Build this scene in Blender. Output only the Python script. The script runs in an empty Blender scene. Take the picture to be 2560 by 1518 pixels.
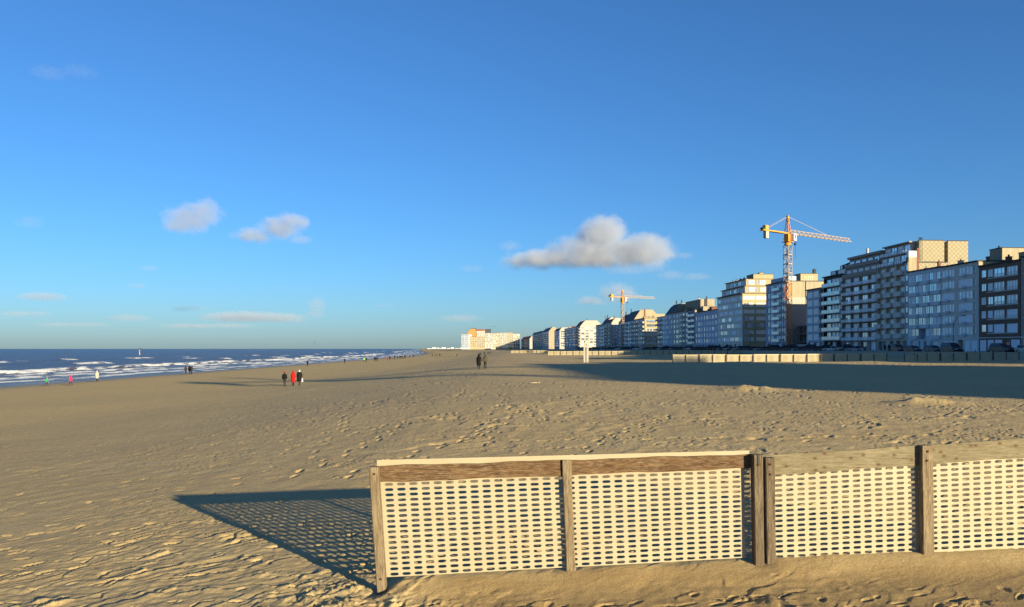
import bpy, bmesh, math, random
import numpy as np
from mathutils import Vector, Matrix

random.seed(7)
R = math.radians
scene = bpy.context.scene
col = scene.collection

# ------------------------------------------------------------------ camera
F = 1950.0                      # focal length in photo pixels (photo is 2560 wide)
CAMZ = 5.3                      # eye height above the sea
HOR = 871.5
cam_d = bpy.data.cameras.new('camera')
cam = bpy.data.objects.new('camera', cam_d)
col.objects.link(cam)
cam.location = (0, 0, CAMZ)
cam.rotation_euler = (R(90), 0, 0)
cam_d.sensor_width = 36.0
cam_d.lens = 36.0 * F / 2560.0
cam_d.shift_y = (HOR - 759.0) / 2560.0
cam_d.clip_start = 0.1
cam_d.clip_end = 40000.0
scene.camera = cam

# ------------------------------------------------------------------ sky, sun, exposure
SUN_EL = 11.0
UX, UY = -0.612, 0.791          # way the light travels over the ground
sun_az = math.atan2(-UX, -UY)   # clockwise from +Y
world = bpy.data.worlds.new('World')
scene.world = world
world.use_nodes = True
wn = world.node_tree
wn.nodes.clear()
sky = wn.nodes.new('ShaderNodeTexSky')
sky.sky_type = 'NISHITA'
sky.sun_disc = False
sky.sun_elevation = R(SUN_EL)
sky.sun_rotation = sun_az
sky.altitude = 0.0
sky.air_density = 1.0
sky.dust_density = 0.5
sky.ozone_density = 6.8
bg = wn.nodes.new('ShaderNodeBackground')
bg.inputs['Strength'].default_value = 0.075
wo = wn.nodes.new('ShaderNodeOutputWorld')
wn.links.new(sky.outputs[0], bg.inputs['Color'])
wn.links.new(bg.outputs[0], wo.inputs['Surface'])

sun_d = bpy.data.lights.new('sun', 'SUN')
sun_d.energy = 4.5
sun_d.angle = R(0.5)
sun_d.color = (1.0, 0.84, 0.53)
sun = bpy.data.objects.new('sun', sun_d)
col.objects.link(sun)
ce = math.cos(R(SUN_EL))
LDIR = Vector((UX * ce, UY * ce, -math.sin(R(SUN_EL))))
sun.rotation_euler = LDIR.to_track_quat('-Z', 'Y').to_euler()
sun.location = (60, -80, 60)

scene.view_settings.view_transform = 'Standard'
scene.view_settings.look = 'None'
scene.view_settings.exposure = 1.30
scene.view_settings.gamma = 1.0
scene.view_settings.use_curve_mapping = False
scene.render.engine = 'CYCLES'
scene.cycles.use_denoising = True
scene.cycles.denoiser = 'OPENIMAGEDENOISE'
scene.cycles.denoising_input_passes = 'RGB_ALBEDO_NORMAL'
scene.cycles.denoising_prefilter = 'NONE'
scene.cycles.denoising_quality = 'HIGH'
scene.cycles.max_bounces = 5
scene.cycles.diffuse_bounces = 2
scene.cycles.glossy_bounces = 2
scene.cycles.transmission_bounces = 2
scene.cycles.volume_bounces = 1
scene.cycles.caustics_reflective = False
scene.cycles.caustics_refractive = False
scene.cycles.sample_clamp_indirect = 1.5
scene.cycles.transparent_max_bounces = 6
scene.cycles.volume_step_rate = 1.0
scene.cycles.volume_max_steps = 64

# ------------------------------------------------------------------ helpers
def pix(px, py, Y):
    return Vector(((px - 1280.0) / F * Y, Y, CAMZ - (py - HOR) / F * Y))

def tag(o, label=None, cat=None, group=None, kind=None):
    if label: o['label'] = label
    if cat: o['category'] = cat
    if group: o['group'] = group
    if kind: o['kind'] = kind
    return o

def empty(name, loc=(0, 0, 0), rz=0.0, label=None, cat=None, group=None):
    o = bpy.data.objects.new(name, None)
    o.empty_display_size = 0.3
    col.objects.link(o)
    o.location = loc
    o.rotation_euler = (0, 0, rz)
    return tag(o, label, cat, group)

def put(name, me, parent=None, loc=(0, 0, 0), rot=(0, 0, 0), scl=(1, 1, 1)):
    o = bpy.data.objects.new(name, me)
    col.objects.link(o)
    o.parent = parent
    o.location = loc
    o.rotation_euler = rot
    o.scale = scl
    return o

def copy_tree(o, parent=None):
    c = o.copy()
    col.objects.link(c)
    c.parent = parent
    for ch in list(o.children):
        copy_tree(ch, c)
    return c

class MB:
    """collects faces with material slots and builds one mesh"""
    def __init__(s):
        s.v = []; s.f = []; s.m = []; s.smooth = []
    def face(s, pts, m=0, sm=False):
        n = len(s.v)
        s.v += [tuple(p) for p in pts]
        s.f.append(tuple(range(n, n + len(pts)))); s.m.append(m); s.smooth.append(sm)
    def box(s, x0, x1, y0, y1, z0, z1, m=0, skip=''):
        n = len(s.v)
        s.v += [(x0,y0,z0),(x1,y0,z0),(x1,y1,z0),(x0,y1,z0),(x0,y0,z1),(x1,y0,z1),(x1,y1,z1),(x0,y1,z1)]
        for k, q in (('b',(0,3,2,1)),('t',(4,5,6,7)),('f',(0,1,5,4)),('r',(1,2,6,5)),('k',(2,3,7,6)),('l',(3,0,4,7))):
            if k in skip: continue
            s.f.append(tuple(n + i for i in q)); s.m.append(m); s.smooth.append(False)
    def hexa(s, p, m=0):
        n = len(s.v)
        s.v += [tuple(q) for q in p]
        for q in ((0,3,2,1),(4,5,6,7),(0,1,5,4),(1,2,6,5),(2,3,7,6),(3,0,4,7)):
            s.f.append(tuple(n + i for i in q)); s.m.append(m); s.smooth.append(False)
    def beam(s, a, b, w, h=None, m=0):
        a = Vector(a); b = Vector(b); h = h or w
        d = (b - a)
        if d.length < 1e-6: return
        d.normalize()
        up = Vector((0, 0, 1)) if abs(d.z) < 0.95 else Vector((0, 1, 0))
        x = d.cross(up).normalized() * (w / 2); y = x.cross(d).normalized() * (h / 2)
        s.hexa([a-x-y, a+x-y, a+x+y, a-x+y, b-x-y, b+x-y, b+x+y, b-x+y], m)
    def tube(s, pts, rad, n=8, m=0, cap=True, sm=True):
        pts = [Vector(p) for p in pts]
        if not hasattr(rad, '__len__'): rad = [rad] * len(pts)
        base = len(s.v)
        for i, p in enumerate(pts):
            d = (pts[min(i+1, len(pts)-1)] - pts[max(i-1, 0)]).normalized()
            up = Vector((0, 0, 1)) if abs(d.z) < 0.9 else Vector((0, 1, 0))
            x = d.cross(up).normalized(); y = x.cross(d).normalized()
            for k in range(n):
                a = 2 * math.pi * k / n
                s.v.append(tuple(p + x * (math.cos(a) * rad[i]) + y * (math.sin(a) * rad[i])))
        for i in range(len(pts) - 1):
            for k in range(n):
                a = base + i*n + k; b = base + i*n + (k+1) % n
                s.f.append((a, b, b + n, a + n)); s.m.append(m); s.smooth.append(sm)
        if cap:
            s.f.append(tuple(base + k for k in range(n))[::-1]); s.m.append(m); s.smooth.append(False)
            e = base + (len(pts)-1)*n
            s.f.append(tuple(e + k for k in range(n))); s.m.append(m); s.smooth.append(False)
    def rings(s, rings, m=0, cap=True, sm=True):
        base = len(s.v); n = len(rings[0])
        for r in rings: s.v += [tuple(p) for p in r]
        for i in range(len(rings) - 1):
            for k in range(n):
                a = base + i*n + k; b = base + i*n + (k+1) % n
                s.f.append((a, b, b + n, a + n)); s.m.append(m); s.smooth.append(sm)
        if cap:
            s.f.append(tuple(base + k for k in range(n))[::-1]); s.m.append(m); s.smooth.append(sm)
            e = base + (len(rings)-1)*n
            s.f.append(tuple(e + k for k in range(n))); s.m.append(m); s.smooth.append(sm)
    def mesh(s, name, mats):
        me = bpy.data.meshes.new(name)
        me.from_pydata(s.v, [], s.f)
        for mt in (mats if isinstance(mats, (list, tuple)) else [mats]): me.materials.append(mt)
        me.polygons.foreach_set('material_index', s.m)
        me.polygons.foreach_set('use_smooth', s.smooth)
        me.update()
        return me
    def build(s, name, mats, parent=None, loc=(0, 0, 0), rot=(0, 0, 0)):
        return put(name, s.mesh(name, mats), parent, loc, rot)

# ------------------------------------------------------------------ noise
def pnoise(x, y, seed=0):
    xi = np.floor(x).astype(np.int64); yi = np.floor(y).astype(np.int64)
    fx = x - xi; fy = y - yi
    def grad(ix, iy, dx, dy):
        h = (ix * 374761393 + iy * 668265263 + seed * 1442695041) & 0xffffffff
        h = ((h ^ (h >> 13)) * 1274126177) & 0xffffffff
        h = (h ^ (h >> 16)) & 0xffff
        a = h * (2 * math.pi / 65536.0)
        return np.cos(a) * dx + np.sin(a) * dy
    u = fx*fx*fx*(fx*(fx*6-15)+10); v = fy*fy*fy*(fy*(fy*6-15)+10)
    n00 = grad(xi, yi, fx, fy); n10 = grad(xi+1, yi, fx-1, fy)
    n01 = grad(xi, yi+1, fx, fy-1); n11 = grad(xi+1, yi+1, fx-1, fy-1)
    return ((n00*(1-u)+n10*u)*(1-v) + (n01*(1-u)+n11*u)*v) * 1.5

def sstep(a, b, x):
    t = np.clip((x - a) / (b - a), 0, 1)
    return t*t*(3-2*t)

# ------------------------------------------------------------------ materials
class NT:
    def __init__(s, name):
        s.mat = bpy.data.materials.new(name); s.mat.use_nodes = True
        s.t = s.mat.node_tree; s.t.nodes.clear()
        s.out = s.t.nodes.new('ShaderNodeOutputMaterial')
    def n(s, typ, **kw):
        nd = s.t.nodes.new(typ)
        for k, v in kw.items():
            if k.startswith('i_'):
                key = k[2:].replace('_', ' ')
                nd.inputs[int(key) if key.isdigit() else key].default_value = v
            else: setattr(nd, k, v)
        return nd
    def l(s, a, b): s.t.links.new(a, b)
    def val(s, op, a, b=None, c=None, clamp=False):
        nd = s.t.nodes.new('ShaderNodeMath'); nd.operation = op; nd.use_clamp = clamp
        for i, q in enumerate((a, b, c)):
            if q is None: continue
            if isinstance(q, (int, float)): nd.inputs[i].default_value = q
            else: s.l(q, nd.inputs[i])
        return nd.outputs[0]
    def mix(s, fac, a, b, blend='MIX'):
        nd = s.t.nodes.new('ShaderNodeMix'); nd.data_type = 'RGBA'; nd.blend_type = blend
        for i, q in ((0, fac), (6, a), (7, b)):
            if isinstance(q, (int, float)): nd.inputs[i].default_value = q
            elif isinstance(q, (tuple, list)): nd.inputs[i].default_value = (*q, 1.0) if len(q) == 3 else q
            else: s.l(q, nd.inputs[i])
        return nd.outputs[2]
    def noise(s, scale, detail=4, rough=0.55, vec=None, dist=0.0):
        nd = s.n('ShaderNodeTexNoise'); nd.inputs['Scale'].default_value = scale
        nd.inputs['Detail'].default_value = detail; nd.inputs['Roughness'].default_value = rough
        nd.inputs['Distortion'].default_value = dist
        if vec is not None: s.l(vec, nd.inputs['Vector'])
        return nd.outputs['Fac']
    def ramp(s, fac, stops):
        nd = s.n('ShaderNodeValToRGB'); e = nd.color_ramp.elements
        while len(e) < len(stops): e.new(0.5)
        for i, (p, c) in enumerate(stops):
            e[i].position = p; e[i].color = (*c, 1.0) if len(c) == 3 else c
        s.l(fac, nd.inputs[0]); return nd.outputs[0]
    def coords(s, kind='Object', scale=(1, 1, 1), rot=(0, 0, 0)):
        tc = s.n('ShaderNodeTexCoord'); mp = s.n('ShaderNodeMapping')
        mp.inputs['Scale'].default_value = scale; mp.inputs['Rotation'].default_value = rot
        s.l(tc.outputs[kind], mp.inputs[0]); return mp.outputs[0]
    def pos(s, scale=(1, 1, 1), rot=(0, 0, 0)):
        g = s.n('ShaderNodeNewGeometry'); mp = s.n('ShaderNodeMapping')
        mp.inputs['Scale'].default_value = scale; mp.inputs['Rotation'].default_value = rot
        s.l(g.outputs['Position'], mp.inputs[0]); return mp.outputs[0]
    def pbr(s, color, rough=0.7, spec=0.3, metal=0.0, bump=None, bstr=0.3, bdist=0.01):
        p = s.n('ShaderNodeBsdfPrincipled')
        for key, q in (('Base Color', color), ('Roughness', rough), ('Metallic', metal)):
            if isinstance(q, (int, float)): p.inputs[key].default_value = q
            elif isinstance(q, (tuple, list)): p.inputs[key].default_value = (*q, 1.0)
            else: s.l(q, p.inputs[key])
        p.inputs['Specular IOR Level'].default_value = spec
        if bump is not None:
            b = s.n('ShaderNodeBump'); b.inputs['Strength'].default_value = bstr; b.inputs['Distance'].default_value = bdist
            s.l(bump, b.inputs['Height']); s.l(b.outputs[0], p.inputs['Normal'])
        s.l(p.outputs[0], s.out.inputs['Surface'])
        return p

def simple(name, c, rough=0.7, spec=0.3, var=0.12, scale=0.6, metal=0.0, streak=0.0):
    """painted / plastered / concrete surface with soft blotches and weather streaks"""
    t = NT(name)
    v = t.pos()
    n1 = t.noise(scale, 5, 0.6, v)
    a = tuple(max(0, q * (1 - var)) for q in c); b = tuple(min(1, q * (1 + var)) for q in c)
    cc = t.mix(n1, a, b)
    if streak > 0:
        n2 = t.noise(1.0, 4, 0.6, t.pos(scale=(1.6, 1.6, 0.12)))
        m = t.val('MULTIPLY', t.val('SUBTRACT', n2, 0.45, clamp=True), streak * 4, clamp=True)
        cc = t.mix(m, cc, tuple(q * 0.55 for q in c))
    t.pbr(cc, rough, spec, metal)
    return t.mat
# ---- sand
def make_sand():
    t = NT('sand')
    v = t.pos()
    big = t.noise(0.06, 4, 0.6, v)
    mid = t.noise(0.55, 5, 0.65, t.pos(scale=(1.0, 0.6, 1.0), rot=(0, 0, R(-43))))
    streak = t.noise(0.9, 5, 0.6, t.pos(scale=(0.25, 1.6, 1), rot=(0, 0, R(-52))))
    grain = t.noise(75, 3, 0.85, v)
    dry = (0.66, 0.485, 0.225); damp = (0.55, 0.415, 0.215); pale = (0.70, 0.55, 0.28)
    c = t.mix(t.val('MULTIPLY_ADD', big, 2.6, -0.8, clamp=True), damp, dry)
    c = t.mix(t.val('MULTIPLY_ADD', streak, 3.0, -1.35, clamp=True), c, pale)
    c = t.mix(t.val('MULTIPLY_ADD', mid, 2.4, -1.0, clamp=True), c, t.mix(0.5, c, damp))
    # by height: wet strip at the water, lower beach lightened against its weak sun
    sx = t.n('ShaderNodeSeparateXYZ'); g = t.n('ShaderNodeNewGeometry'); t.l(g.outputs['Position'], sx.inputs[0])
    low = t.val('SUBTRACT', 1.0, t.val('MULTIPLY_ADD', sx.outputs[2], 0.55, -0.35, clamp=True), clamp=True)
    c = t.mix(t.val('MULTIPLY', low, 0.75), c, (0.68, 0.50, 0.21))
    wet = t.val('SUBTRACT', 1.0, t.val('MULTIPLY_ADD', sx.outputs[2], 4.5, -0.5, clamp=True), clamp=True)
    c = t.mix(t.val('MULTIPLY', wet, 0.55), c, (0.15, 0.115, 0.07))
    # flecks: pale dry crust and shell bits, dark wet grains and weed
    fl = t.noise(5.5, 4, 0.7, t.pos(scale=(1.0, 0.55, 1.0), rot=(0, 0, R(-43))))
    c = t.mix(t.val('MULTIPLY', t.val('MULTIPLY_ADD', fl, 9.0, -5.4, clamp=True), 0.75), c, (0.74, 0.62, 0.36))
    c = t.mix(t.val('MULTIPLY', t.val('MULTIPLY_ADD', fl, -9.0, 3.3, clamp=True), 0.65), c, (0.20, 0.155, 0.09))
    # browner, still damp sand banked up before the near fence
    edge = t.val('MULTIPLY_ADD', t.noise(1.6, 4, 0.6, v), 0.9, -0.45)
    bm = t.val('MULTIPLY', t.val('MULTIPLY', t.val('SUBTRACT', t.val('ADD', 8.35, edge), sx.outputs[1]), 2.5, clamp=True), t.val('MULTIPLY', t.val('ADD', sx.outputs[0], t.val('ADD', 1.1, edge)), 1.4, clamp=True))
    c = t.mix(t.val('MULTIPLY', bm, 0.8), c, (0.44, 0.30, 0.13))
    c = t.mix(t.val('MULTIPLY_ADD', grain, 2.2, -0.75, clamp=True), t.mix(0.55, c, (0.12, 0.085, 0.045)), c)
    rough = t.val('MULTIPLY_ADD', wet, -0.45, 0.92)
    hgt = t.val('ADD', t.val('MULTIPLY', grain, 0.5), t.noise(14, 5, 0.7, v))
    t.pbr(c, rough, 0.15, bump=hgt, bstr=0.8, bdist=0.016)
    return t.mat

def make_water():
    t = NT('sea_water')
    at = t.n('ShaderNodeAttribute'); at.attribute_name = 'foam'
    v = t.pos(scale=(1, 0.55, 1))
    fine = t.noise(1.3, 6, 0.7, v)
    lace = t.noise(3.2, 6, 0.75, v, 0.6)
    f = t.val('ADD', at.outputs['Fac'], t.val('MULTIPLY_ADD', lace, 1.5, -0.75))
    f = t.val('MULTIPLY_ADD', f, 4.2, -1.75, clamp=True)
    body = t.mix(t.val('MULTIPLY_ADD', t.noise(0.05, 4, 0.6, v), 2.0, -0.5, clamp=True), (0.050, 0.050, 0.064), (0.080, 0.072, 0.072))
    sh = t.n('ShaderNodeAttribute'); sh.attribute_name = 'shallow'
    body = t.mix(t.val('MULTIPLY', sh.outputs['Fac'], 0.45), body, (0.16, 0.17, 0.16))
    c = t.mix(f, body, (0.80, 0.80, 0.77))
    r = t.val('MULTIPLY_ADD', f, 0.5, 0.31)
    t.pbr(c, r, 0.12, bump=t.val('ADD', fine, t.noise(0.35, 5, 0.65, v)), bstr=0.9, bdist=0.5)
    return t.mat

def make_wood(name, base, dark, light, ax='X', knots=True, knotcol=(0.08, 0.04, 0.02)):
    t = NT(name)
    sc = {'X': (1.2, 22, 22), 'Z': (26, 26, 1.6)}[ax]
    v = t.coords('Object', sc)
    g1 = t.noise(2.2, 6, 0.7, v, 0.5)
    g2 = t.noise(7, 4, 0.7, v)
    c = t.mix(t.val('MULTIPLY_ADD', g1, 4.0, -1.5, clamp=True), dark, base)
    c = t.mix(t.val('MULTIPLY_ADD', g2, 3.6, -1.7, clamp=True), c, light)
    blot = t.noise(3.0, 3, 0.5, t.coords('Object'))
    c = t.mix(t.val('MULTIPLY_ADD', blot, 2.6, -1.2, clamp=True), c, t.mix(0.5, base, dark))
    if knots:
        vo = t.n('ShaderNodeTexVoronoi'); vo.voronoi_dimensions = '2D'; vo.inputs['Scale'].default_value = 1.0
        sx = t.n('ShaderNodeSeparateXYZ'); t.l(t.coords('Object', (4.6, 1.0, 7.0)), sx.inputs[0])
        cb = t.n('ShaderNodeCombineXYZ'); t.l(sx.outputs[0], cb.inputs[0]); t.l(sx.outputs[2], cb.inputs[1]); t.l(cb.outputs[0], vo.inputs['Vector'])
        k = t.val('SUBTRACT', 1.15, t.val('MULTIPLY', vo.outputs['Distance'], 7.0), clamp=True)
        c = t.mix(t.val('MULTIPLY', k, 0.9), c, knotcol)
    t.pbr(c, 0.85, 0.15, bump=t.val('ADD', g1, g2), bstr=0.7, bdist=0.004)
    return t.mat

def make_panel(name, c, dirt, slots=False):
    t = NT(name)
    v = t.pos()
    d = t.noise(2.5, 5, 0.65, v)
    sx = t.n('ShaderNodeSeparateXYZ'); g = t.n('ShaderNodeNewGeometry'); t.l(g.outputs['Position'], sx.inputs[0])
    cc = t.mix(t.val('MULTIPLY_ADD', d, 2.2, -0.95, clamp=True), c, dirt)
    fine = t.noise(40, 3, 0.7, v)
    cc = t.mix(t.val('MULTIPLY', fine, 0.25), cc, dirt)
    p = t.pbr(cc, 0.5, 0.3)
    if slots:                # open slots, too small to model at this distance
        so = t.n('ShaderNodeSeparateXYZ'); tc = t.n('ShaderNodeTexCoord'); t.l(tc.outputs['Object'], so.inputs[0])
        uu = t.val('ABSOLUTE', t.val('SUBTRACT', t.val('FRACT', t.val('DIVIDE', so.outputs[0], 0.124)), 0.5))
        vv = t.val('ABSOLUTE', t.val('SUBTRACT', t.val('FRACT', t.val('DIVIDE', so.outputs[2], 0.055)), 0.5))
        hole = t.val('MULTIPLY', t.val('LESS_THAN', uu, 0.35), t.val('LESS_THAN', vv, 0.26))
        tr = t.n('ShaderNodeBsdfTransparent'); mx = t.n('ShaderNodeMixShader')
        t.l(hole, mx.inputs[0]); t.l(p.outputs[0], mx.inputs[1]); t.l(tr.outputs[0], mx.inputs[2]); t.l(mx.outputs[0], t.out.inputs['Surface'])
    return t.mat

def make_brick(name, c1, c2, mortar, scale=4.0):
    t = NT(name)
    b = t.n('ShaderNodeTexBrick'); b.inputs['Scale'].default_value = scale
    b.inputs['Color1'].default_value = (*c1, 1); b.inputs['Color2'].default_value = (*c2, 1); b.inputs['Mortar'].default_value = (*mortar, 1)
    b.inputs['Mortar Size'].default_value = 0.012
    mp = t.coords('Object', (1, 1, 1), (R(90), 0, 0)); t.l(mp, b.inputs['Vector'])
    n = t.noise(0.5, 5, 0.6, t.pos())
    t.pbr(t.mix(t.val('MULTIPLY_ADD', n, 1.5, -0.4, clamp=True), b.outputs['Color'], t.mix(0.45, b.outputs['Color'], (0.02, 0.015, 0.01))), 0.85, 0.2)
    return t.mat

def make_slates(name, c1, c2, c3):
    """diamond shingles seen far away on a gable wall"""
    t = NT(name)
    mp = t.coords('Object', (1, 1, 1))
    ck = t.n('ShaderNodeTexBrick'); ck.inputs['Scale'].default_value = 1.0
    ck.inputs['Color1'].default_value = (*c1, 1); ck.inputs['Color2'].default_value = (*c2, 1); ck.inputs['Mortar'].default_value = (*c3, 1)
    ck.inputs['Mortar Size'].default_value = 0.07; ck.inputs['Brick Width'].default_value = 0.8; ck.inputs['Row Height'].default_value = 0.8
    ck.offset = 0.0
    rot = t.n('ShaderNodeMapping'); rot.inputs['Rotation'].default_value = (0, 0, R(45))
    sw = t.n('ShaderNodeSeparateXYZ'); t.l(mp, sw.inputs[0])
    cb = t.n('ShaderNodeCombineXYZ'); t.l(sw.outputs[1], cb.inputs[0]); t.l(sw.outputs[2], cb.inputs[1])
    t.l(cb.outputs[0], rot.inputs[0]); t.l(rot.outputs[0], ck.inputs['Vector'])
    n = t.noise(0.35, 4, 0.6, t.pos())
    t.pbr(t.mix(t.val('MULTIPLY', n, 0.4), ck.outputs['Color'], c3), 0.8, 0.2)
    return t.mat

M = {}
M['sand'] = make_sand()
M['water'] = make_water()
M['wood_brown'] = make_wood('weathered_brown_board', (0.135, 0.080, 0.038), (0.040, 0.020, 0.010), (0.26, 0.20, 0.135))
M['wood_grey'] = make_wood('weathered_grey_board', (0.20, 0.17, 0.11), (0.10, 0.082, 0.05), (0.27, 0.24, 0.17))
M['post'] = make_wood('weathered_post', (0.22, 0.17, 0.105), (0.075, 0.05, 0.028), (0.34, 0.29, 0.21), 'Z', False)
M['post_dark'] = make_wood('tarred_post', (0.14, 0.105, 0.07), (0.045, 0.032, 0.02), (0.24, 0.20, 0.145), 'Z', False)
M['panel'] = make_panel('cream_plastic_panel', (0.345, 0.303, 0.212), (0.295, 0.245, 0.155))
M['panel_far'] = make_panel('cream_windbreak_board', (0.44, 0.37, 0.225), (0.36, 0.30, 0.18))
M['sheet_far'] = make_panel('cream_windbreak_sheet', (0.46, 0.385, 0.235), (0.38, 0.315, 0.19), True)
M['rust'] = simple('rusty_bolt', (0.09, 0.04, 0.02), 0.8, 0.3)
M['dark'] = simple('dark_metal', (0.02, 0.02, 0.022), 0.5, 0.4)
M['white_paint'] = simple('white_paint', (0.40, 0.38, 0.32), 0.6, 0.3, 0.08, 2.0)
M['asphalt'] = simple('asphalt', (0.06, 0.06, 0.06), 0.9, 0.2, 0.25, 0.8)
M['concrete'] = simple('sea_wall_concrete', (0.36, 0.34, 0.29), 0.85, 0.2, 0.15, 0.5, 0, 0.4)
M['paving'] = simple('promenade_paving', (0.30, 0.28, 0.25), 0.85, 0.2, 0.15, 0.8)

# ------------------------------------------------------------------ beach terrain
def shore_x(Y):
    Y = np.asarray(Y, dtype=float)
    c = -70.0 - 100.0 * np.power(np.clip((Y - 500.0) / 900.0, 0, None), 1.5)
    return np.where(Y > 600, np.maximum(c, -0.118 * Y), c)

PROF_S = np.array([-4000, -60, -8, 0, 8, 30, 46, 56, 64, 70, 76, 100, 130, 150, 175, 260, 6000.0])
PROF_Z = np.array([-9.0, -2.5, -0.30, 0.03, 0.30, 0.78, 1.22, 2.05, 2.86, 3.12, 3.14, 3.18, 3.36, 3.55, 3.7, 3.8, 3.8])

def base_h(X, Y):
    s = X - shore_x(Y)
    z = (np.interp(s, PROF_S, PROF_Z) + np.interp(s - 3, PROF_S, PROF_Z) + np.interp(s + 3, PROF_S, PROF_Z)) / 3.0
    z = z - 0.24 * (1 - sstep(11, 34, Y)) * sstep(50, 66, s)
    z = z + 0.030 * np.clip(X, -1, 6) * (1 - sstep(9, 16, Y))
    return z

# near fence line (world)
FA0 = (-1.345, 8.10); FA1 = (6.60, 8.52)
def fence_y(X): return FA0[1] + (X - FA0[0]) * (FA1[1] - FA0[1]) / (FA1[0] - FA0[0])

def sand_h(X, Y, fine=True):
    z = base_h(X, Y)
    s = X - shore_x(Y)
    up = sstep(30, 62, s)
    z = z + 0.10 * pnoise(X / 17.0, Y / 23.0, 1) * sstep(4, 30, s) + 0.05 * pnoise(X / 5.0, Y / 7.0, 2) * up * sstep(14, 30, Y)
    # wind-blown banks and two heaped mounds on the upper beach
    z = z + 0.16 * np.exp(-((Y - 113 - 1.5 * pnoise(X / 11.0, Y * 0 + 3.3, 8)) / 2.6) ** 2) * sstep(18, 26, X)
    for mx, my, mh, mr in ((12.3, 41.0, 0.24, 1.3), (13.7, 41.4, 0.10, 0.4), (16.8, 31.2, 0.17, 1.1), (15.9, 31.0, 0.13, 0.7), (40, 108, 0.25, 1.5)):
        z = z + mh * np.exp(-(((X - mx) / mr) ** 2 + ((Y - my) / (mr * 0.9)) ** 2)) * (1 + 0.5 * pnoise(X * 1.7, Y * 1.7, 21))
    if not fine: return z
    # frame along the wind (a) and across it (b, pointing away from the sun)
    a = 0.73 * X + 0.68 * Y; b = -0.68 * X + 0.73 * Y
    near = 1 - sstep(26, 60, Y)
    rough_mask = np.clip(0.25 + 0.9 * pnoise(X / 3.1, Y / 3.7, 5) + 0.55 * sstep(13.5, 8.5, Y), 0, 1)
    wob = 0.55 * pnoise(a / 1.1, b / 0.5, 11) + 0.35 * pnoise(a / 0.42, b / 0.21, 12)
    bank = np.exp(-((Y - fence_y(X) + 0.18) / 0.38) ** 2) * sstep(-1.3, -0.8, X)
    for wl, amp, sd in ((0.42, 0.034, 13), (0.21, 0.017, 14), (0.11, 0.007, 15)):
        ph = b / wl + 2.2 * wob + sd * 0.37
        fr = ph - np.floor(ph)
        saw = np.where(fr < 0.90, fr / 0.90, (1 - fr) / 0.10) - 0.5
        msk = sstep(-0.10, 0.42, pnoise(a / 0.85, b / 0.27, sd + 20))
        z = z + amp * saw * msk * (0.25 + 0.95 * rough_mask) * near * (1 - 0.95 * bank) * (1 - 0.65 * (1 - sstep(7.5, 8.0, Y)) * sstep(-1.6, -.8, X))
    # general unevenness
    z = z + 0.010 * pnoise(X / 0.13, Y / 0.13, 31) * rough_mask * near * (1 - 0.8 * bank) + 0.011 * pnoise(X / 0.5, Y / 0.55, 32) * near
    # trampled mid beach: elongated dents that catch the low light
    md = sstep(11, 22, Y) * (1 - sstep(120, 220, Y)) * up
    tr = np.clip(0.35 + 1.1 * pnoise(a / 13.0, b / 3.5, 40), 0, 1)
    wob2 = 0.6 * pnoise(a / 2.6, b / 1.2, 45) + 0.35 * pnoise(a / .9, b / .5, 46)
    for wl, amp, sd in ((1.1, 0.062, 47), (0.6, 0.045, 48)):
        ph = b / wl + 2.0 * wob2 + sd * .31; fr = ph - np.floor(ph)
        saw = np.where(fr < 0.86, fr / 0.86, (1 - fr) / 0.14) - 0.5
        msk = sstep(0.16, 0.52, pnoise(a / 1.9, b / .8, sd + 20))
        z = z + amp * saw * msk * md * (.3 + .8 * tr)
    z = z + 0.022 * md * tr * pnoise(X / 0.45, Y / 0.6, 41)
    lo = sstep(6, 30, s) * (1 - up)
    z = z + 0.012 * lo * pnoise(X / 1.2, Y / 1.6, 44)
    # bank of blown sand along the near fence, a scoured pit at its left end
    fy = fence_y(X)
    d = Y - fy
    inx = sstep(-1.40, -1.12, X)
    z = z + inx * (0.105 + 0.02 * pnoise(X * 1.3, X * 0 + 0.5, 51)) * np.exp(-np.where(d < 0, (d / 0.42) ** 2, (d / 0.9) ** 2))
    z = z - 0.035 * np.exp(-(((X + 1.33) / 0.11) ** 2 + ((Y - 8.02) / 0.14) ** 2))
    z = z - 0.03 * np.exp(-(((X - 2.60) / 0.16) ** 2 + ((Y - 8.22) / 0.16) ** 2))
    # smooth the fresh bank, keep clods to its left
    return z

def worley(x, y, seed):
    xi = np.floor(x).astype(np.int64); yi = np.floor(y).astype(np.int64)
    f1 = np.full(x.shape, 9.0); f2 = np.full(x.shape, 9.0); hh = np.zeros(x.shape)
    for dx in (-1, 0, 1):
        for dy in (-1, 0, 1):
            cx = xi + dx; cy = yi + dy
            h = (cx * 374761393 + cy * 668265263 + seed * 144269504) & 0xffffffff
            h = ((h ^ (h >> 13)) * 1274126177) & 0xffffffff
            a = (h & 0x3ff) / 1023.0; b = ((h >> 10) & 0x3ff) / 1023.0; c = ((h >> 20) & 0x3ff) / 1023.0
            d = np.hypot(cx + a - x, cy + b - y)
            n = d < f1
            f2 = np.where(n, f1, np.minimum(f2, d)); hh = np.where(n, c, hh); f1 = np.where(n, d, f1)
    return f1, f2, hh

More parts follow.
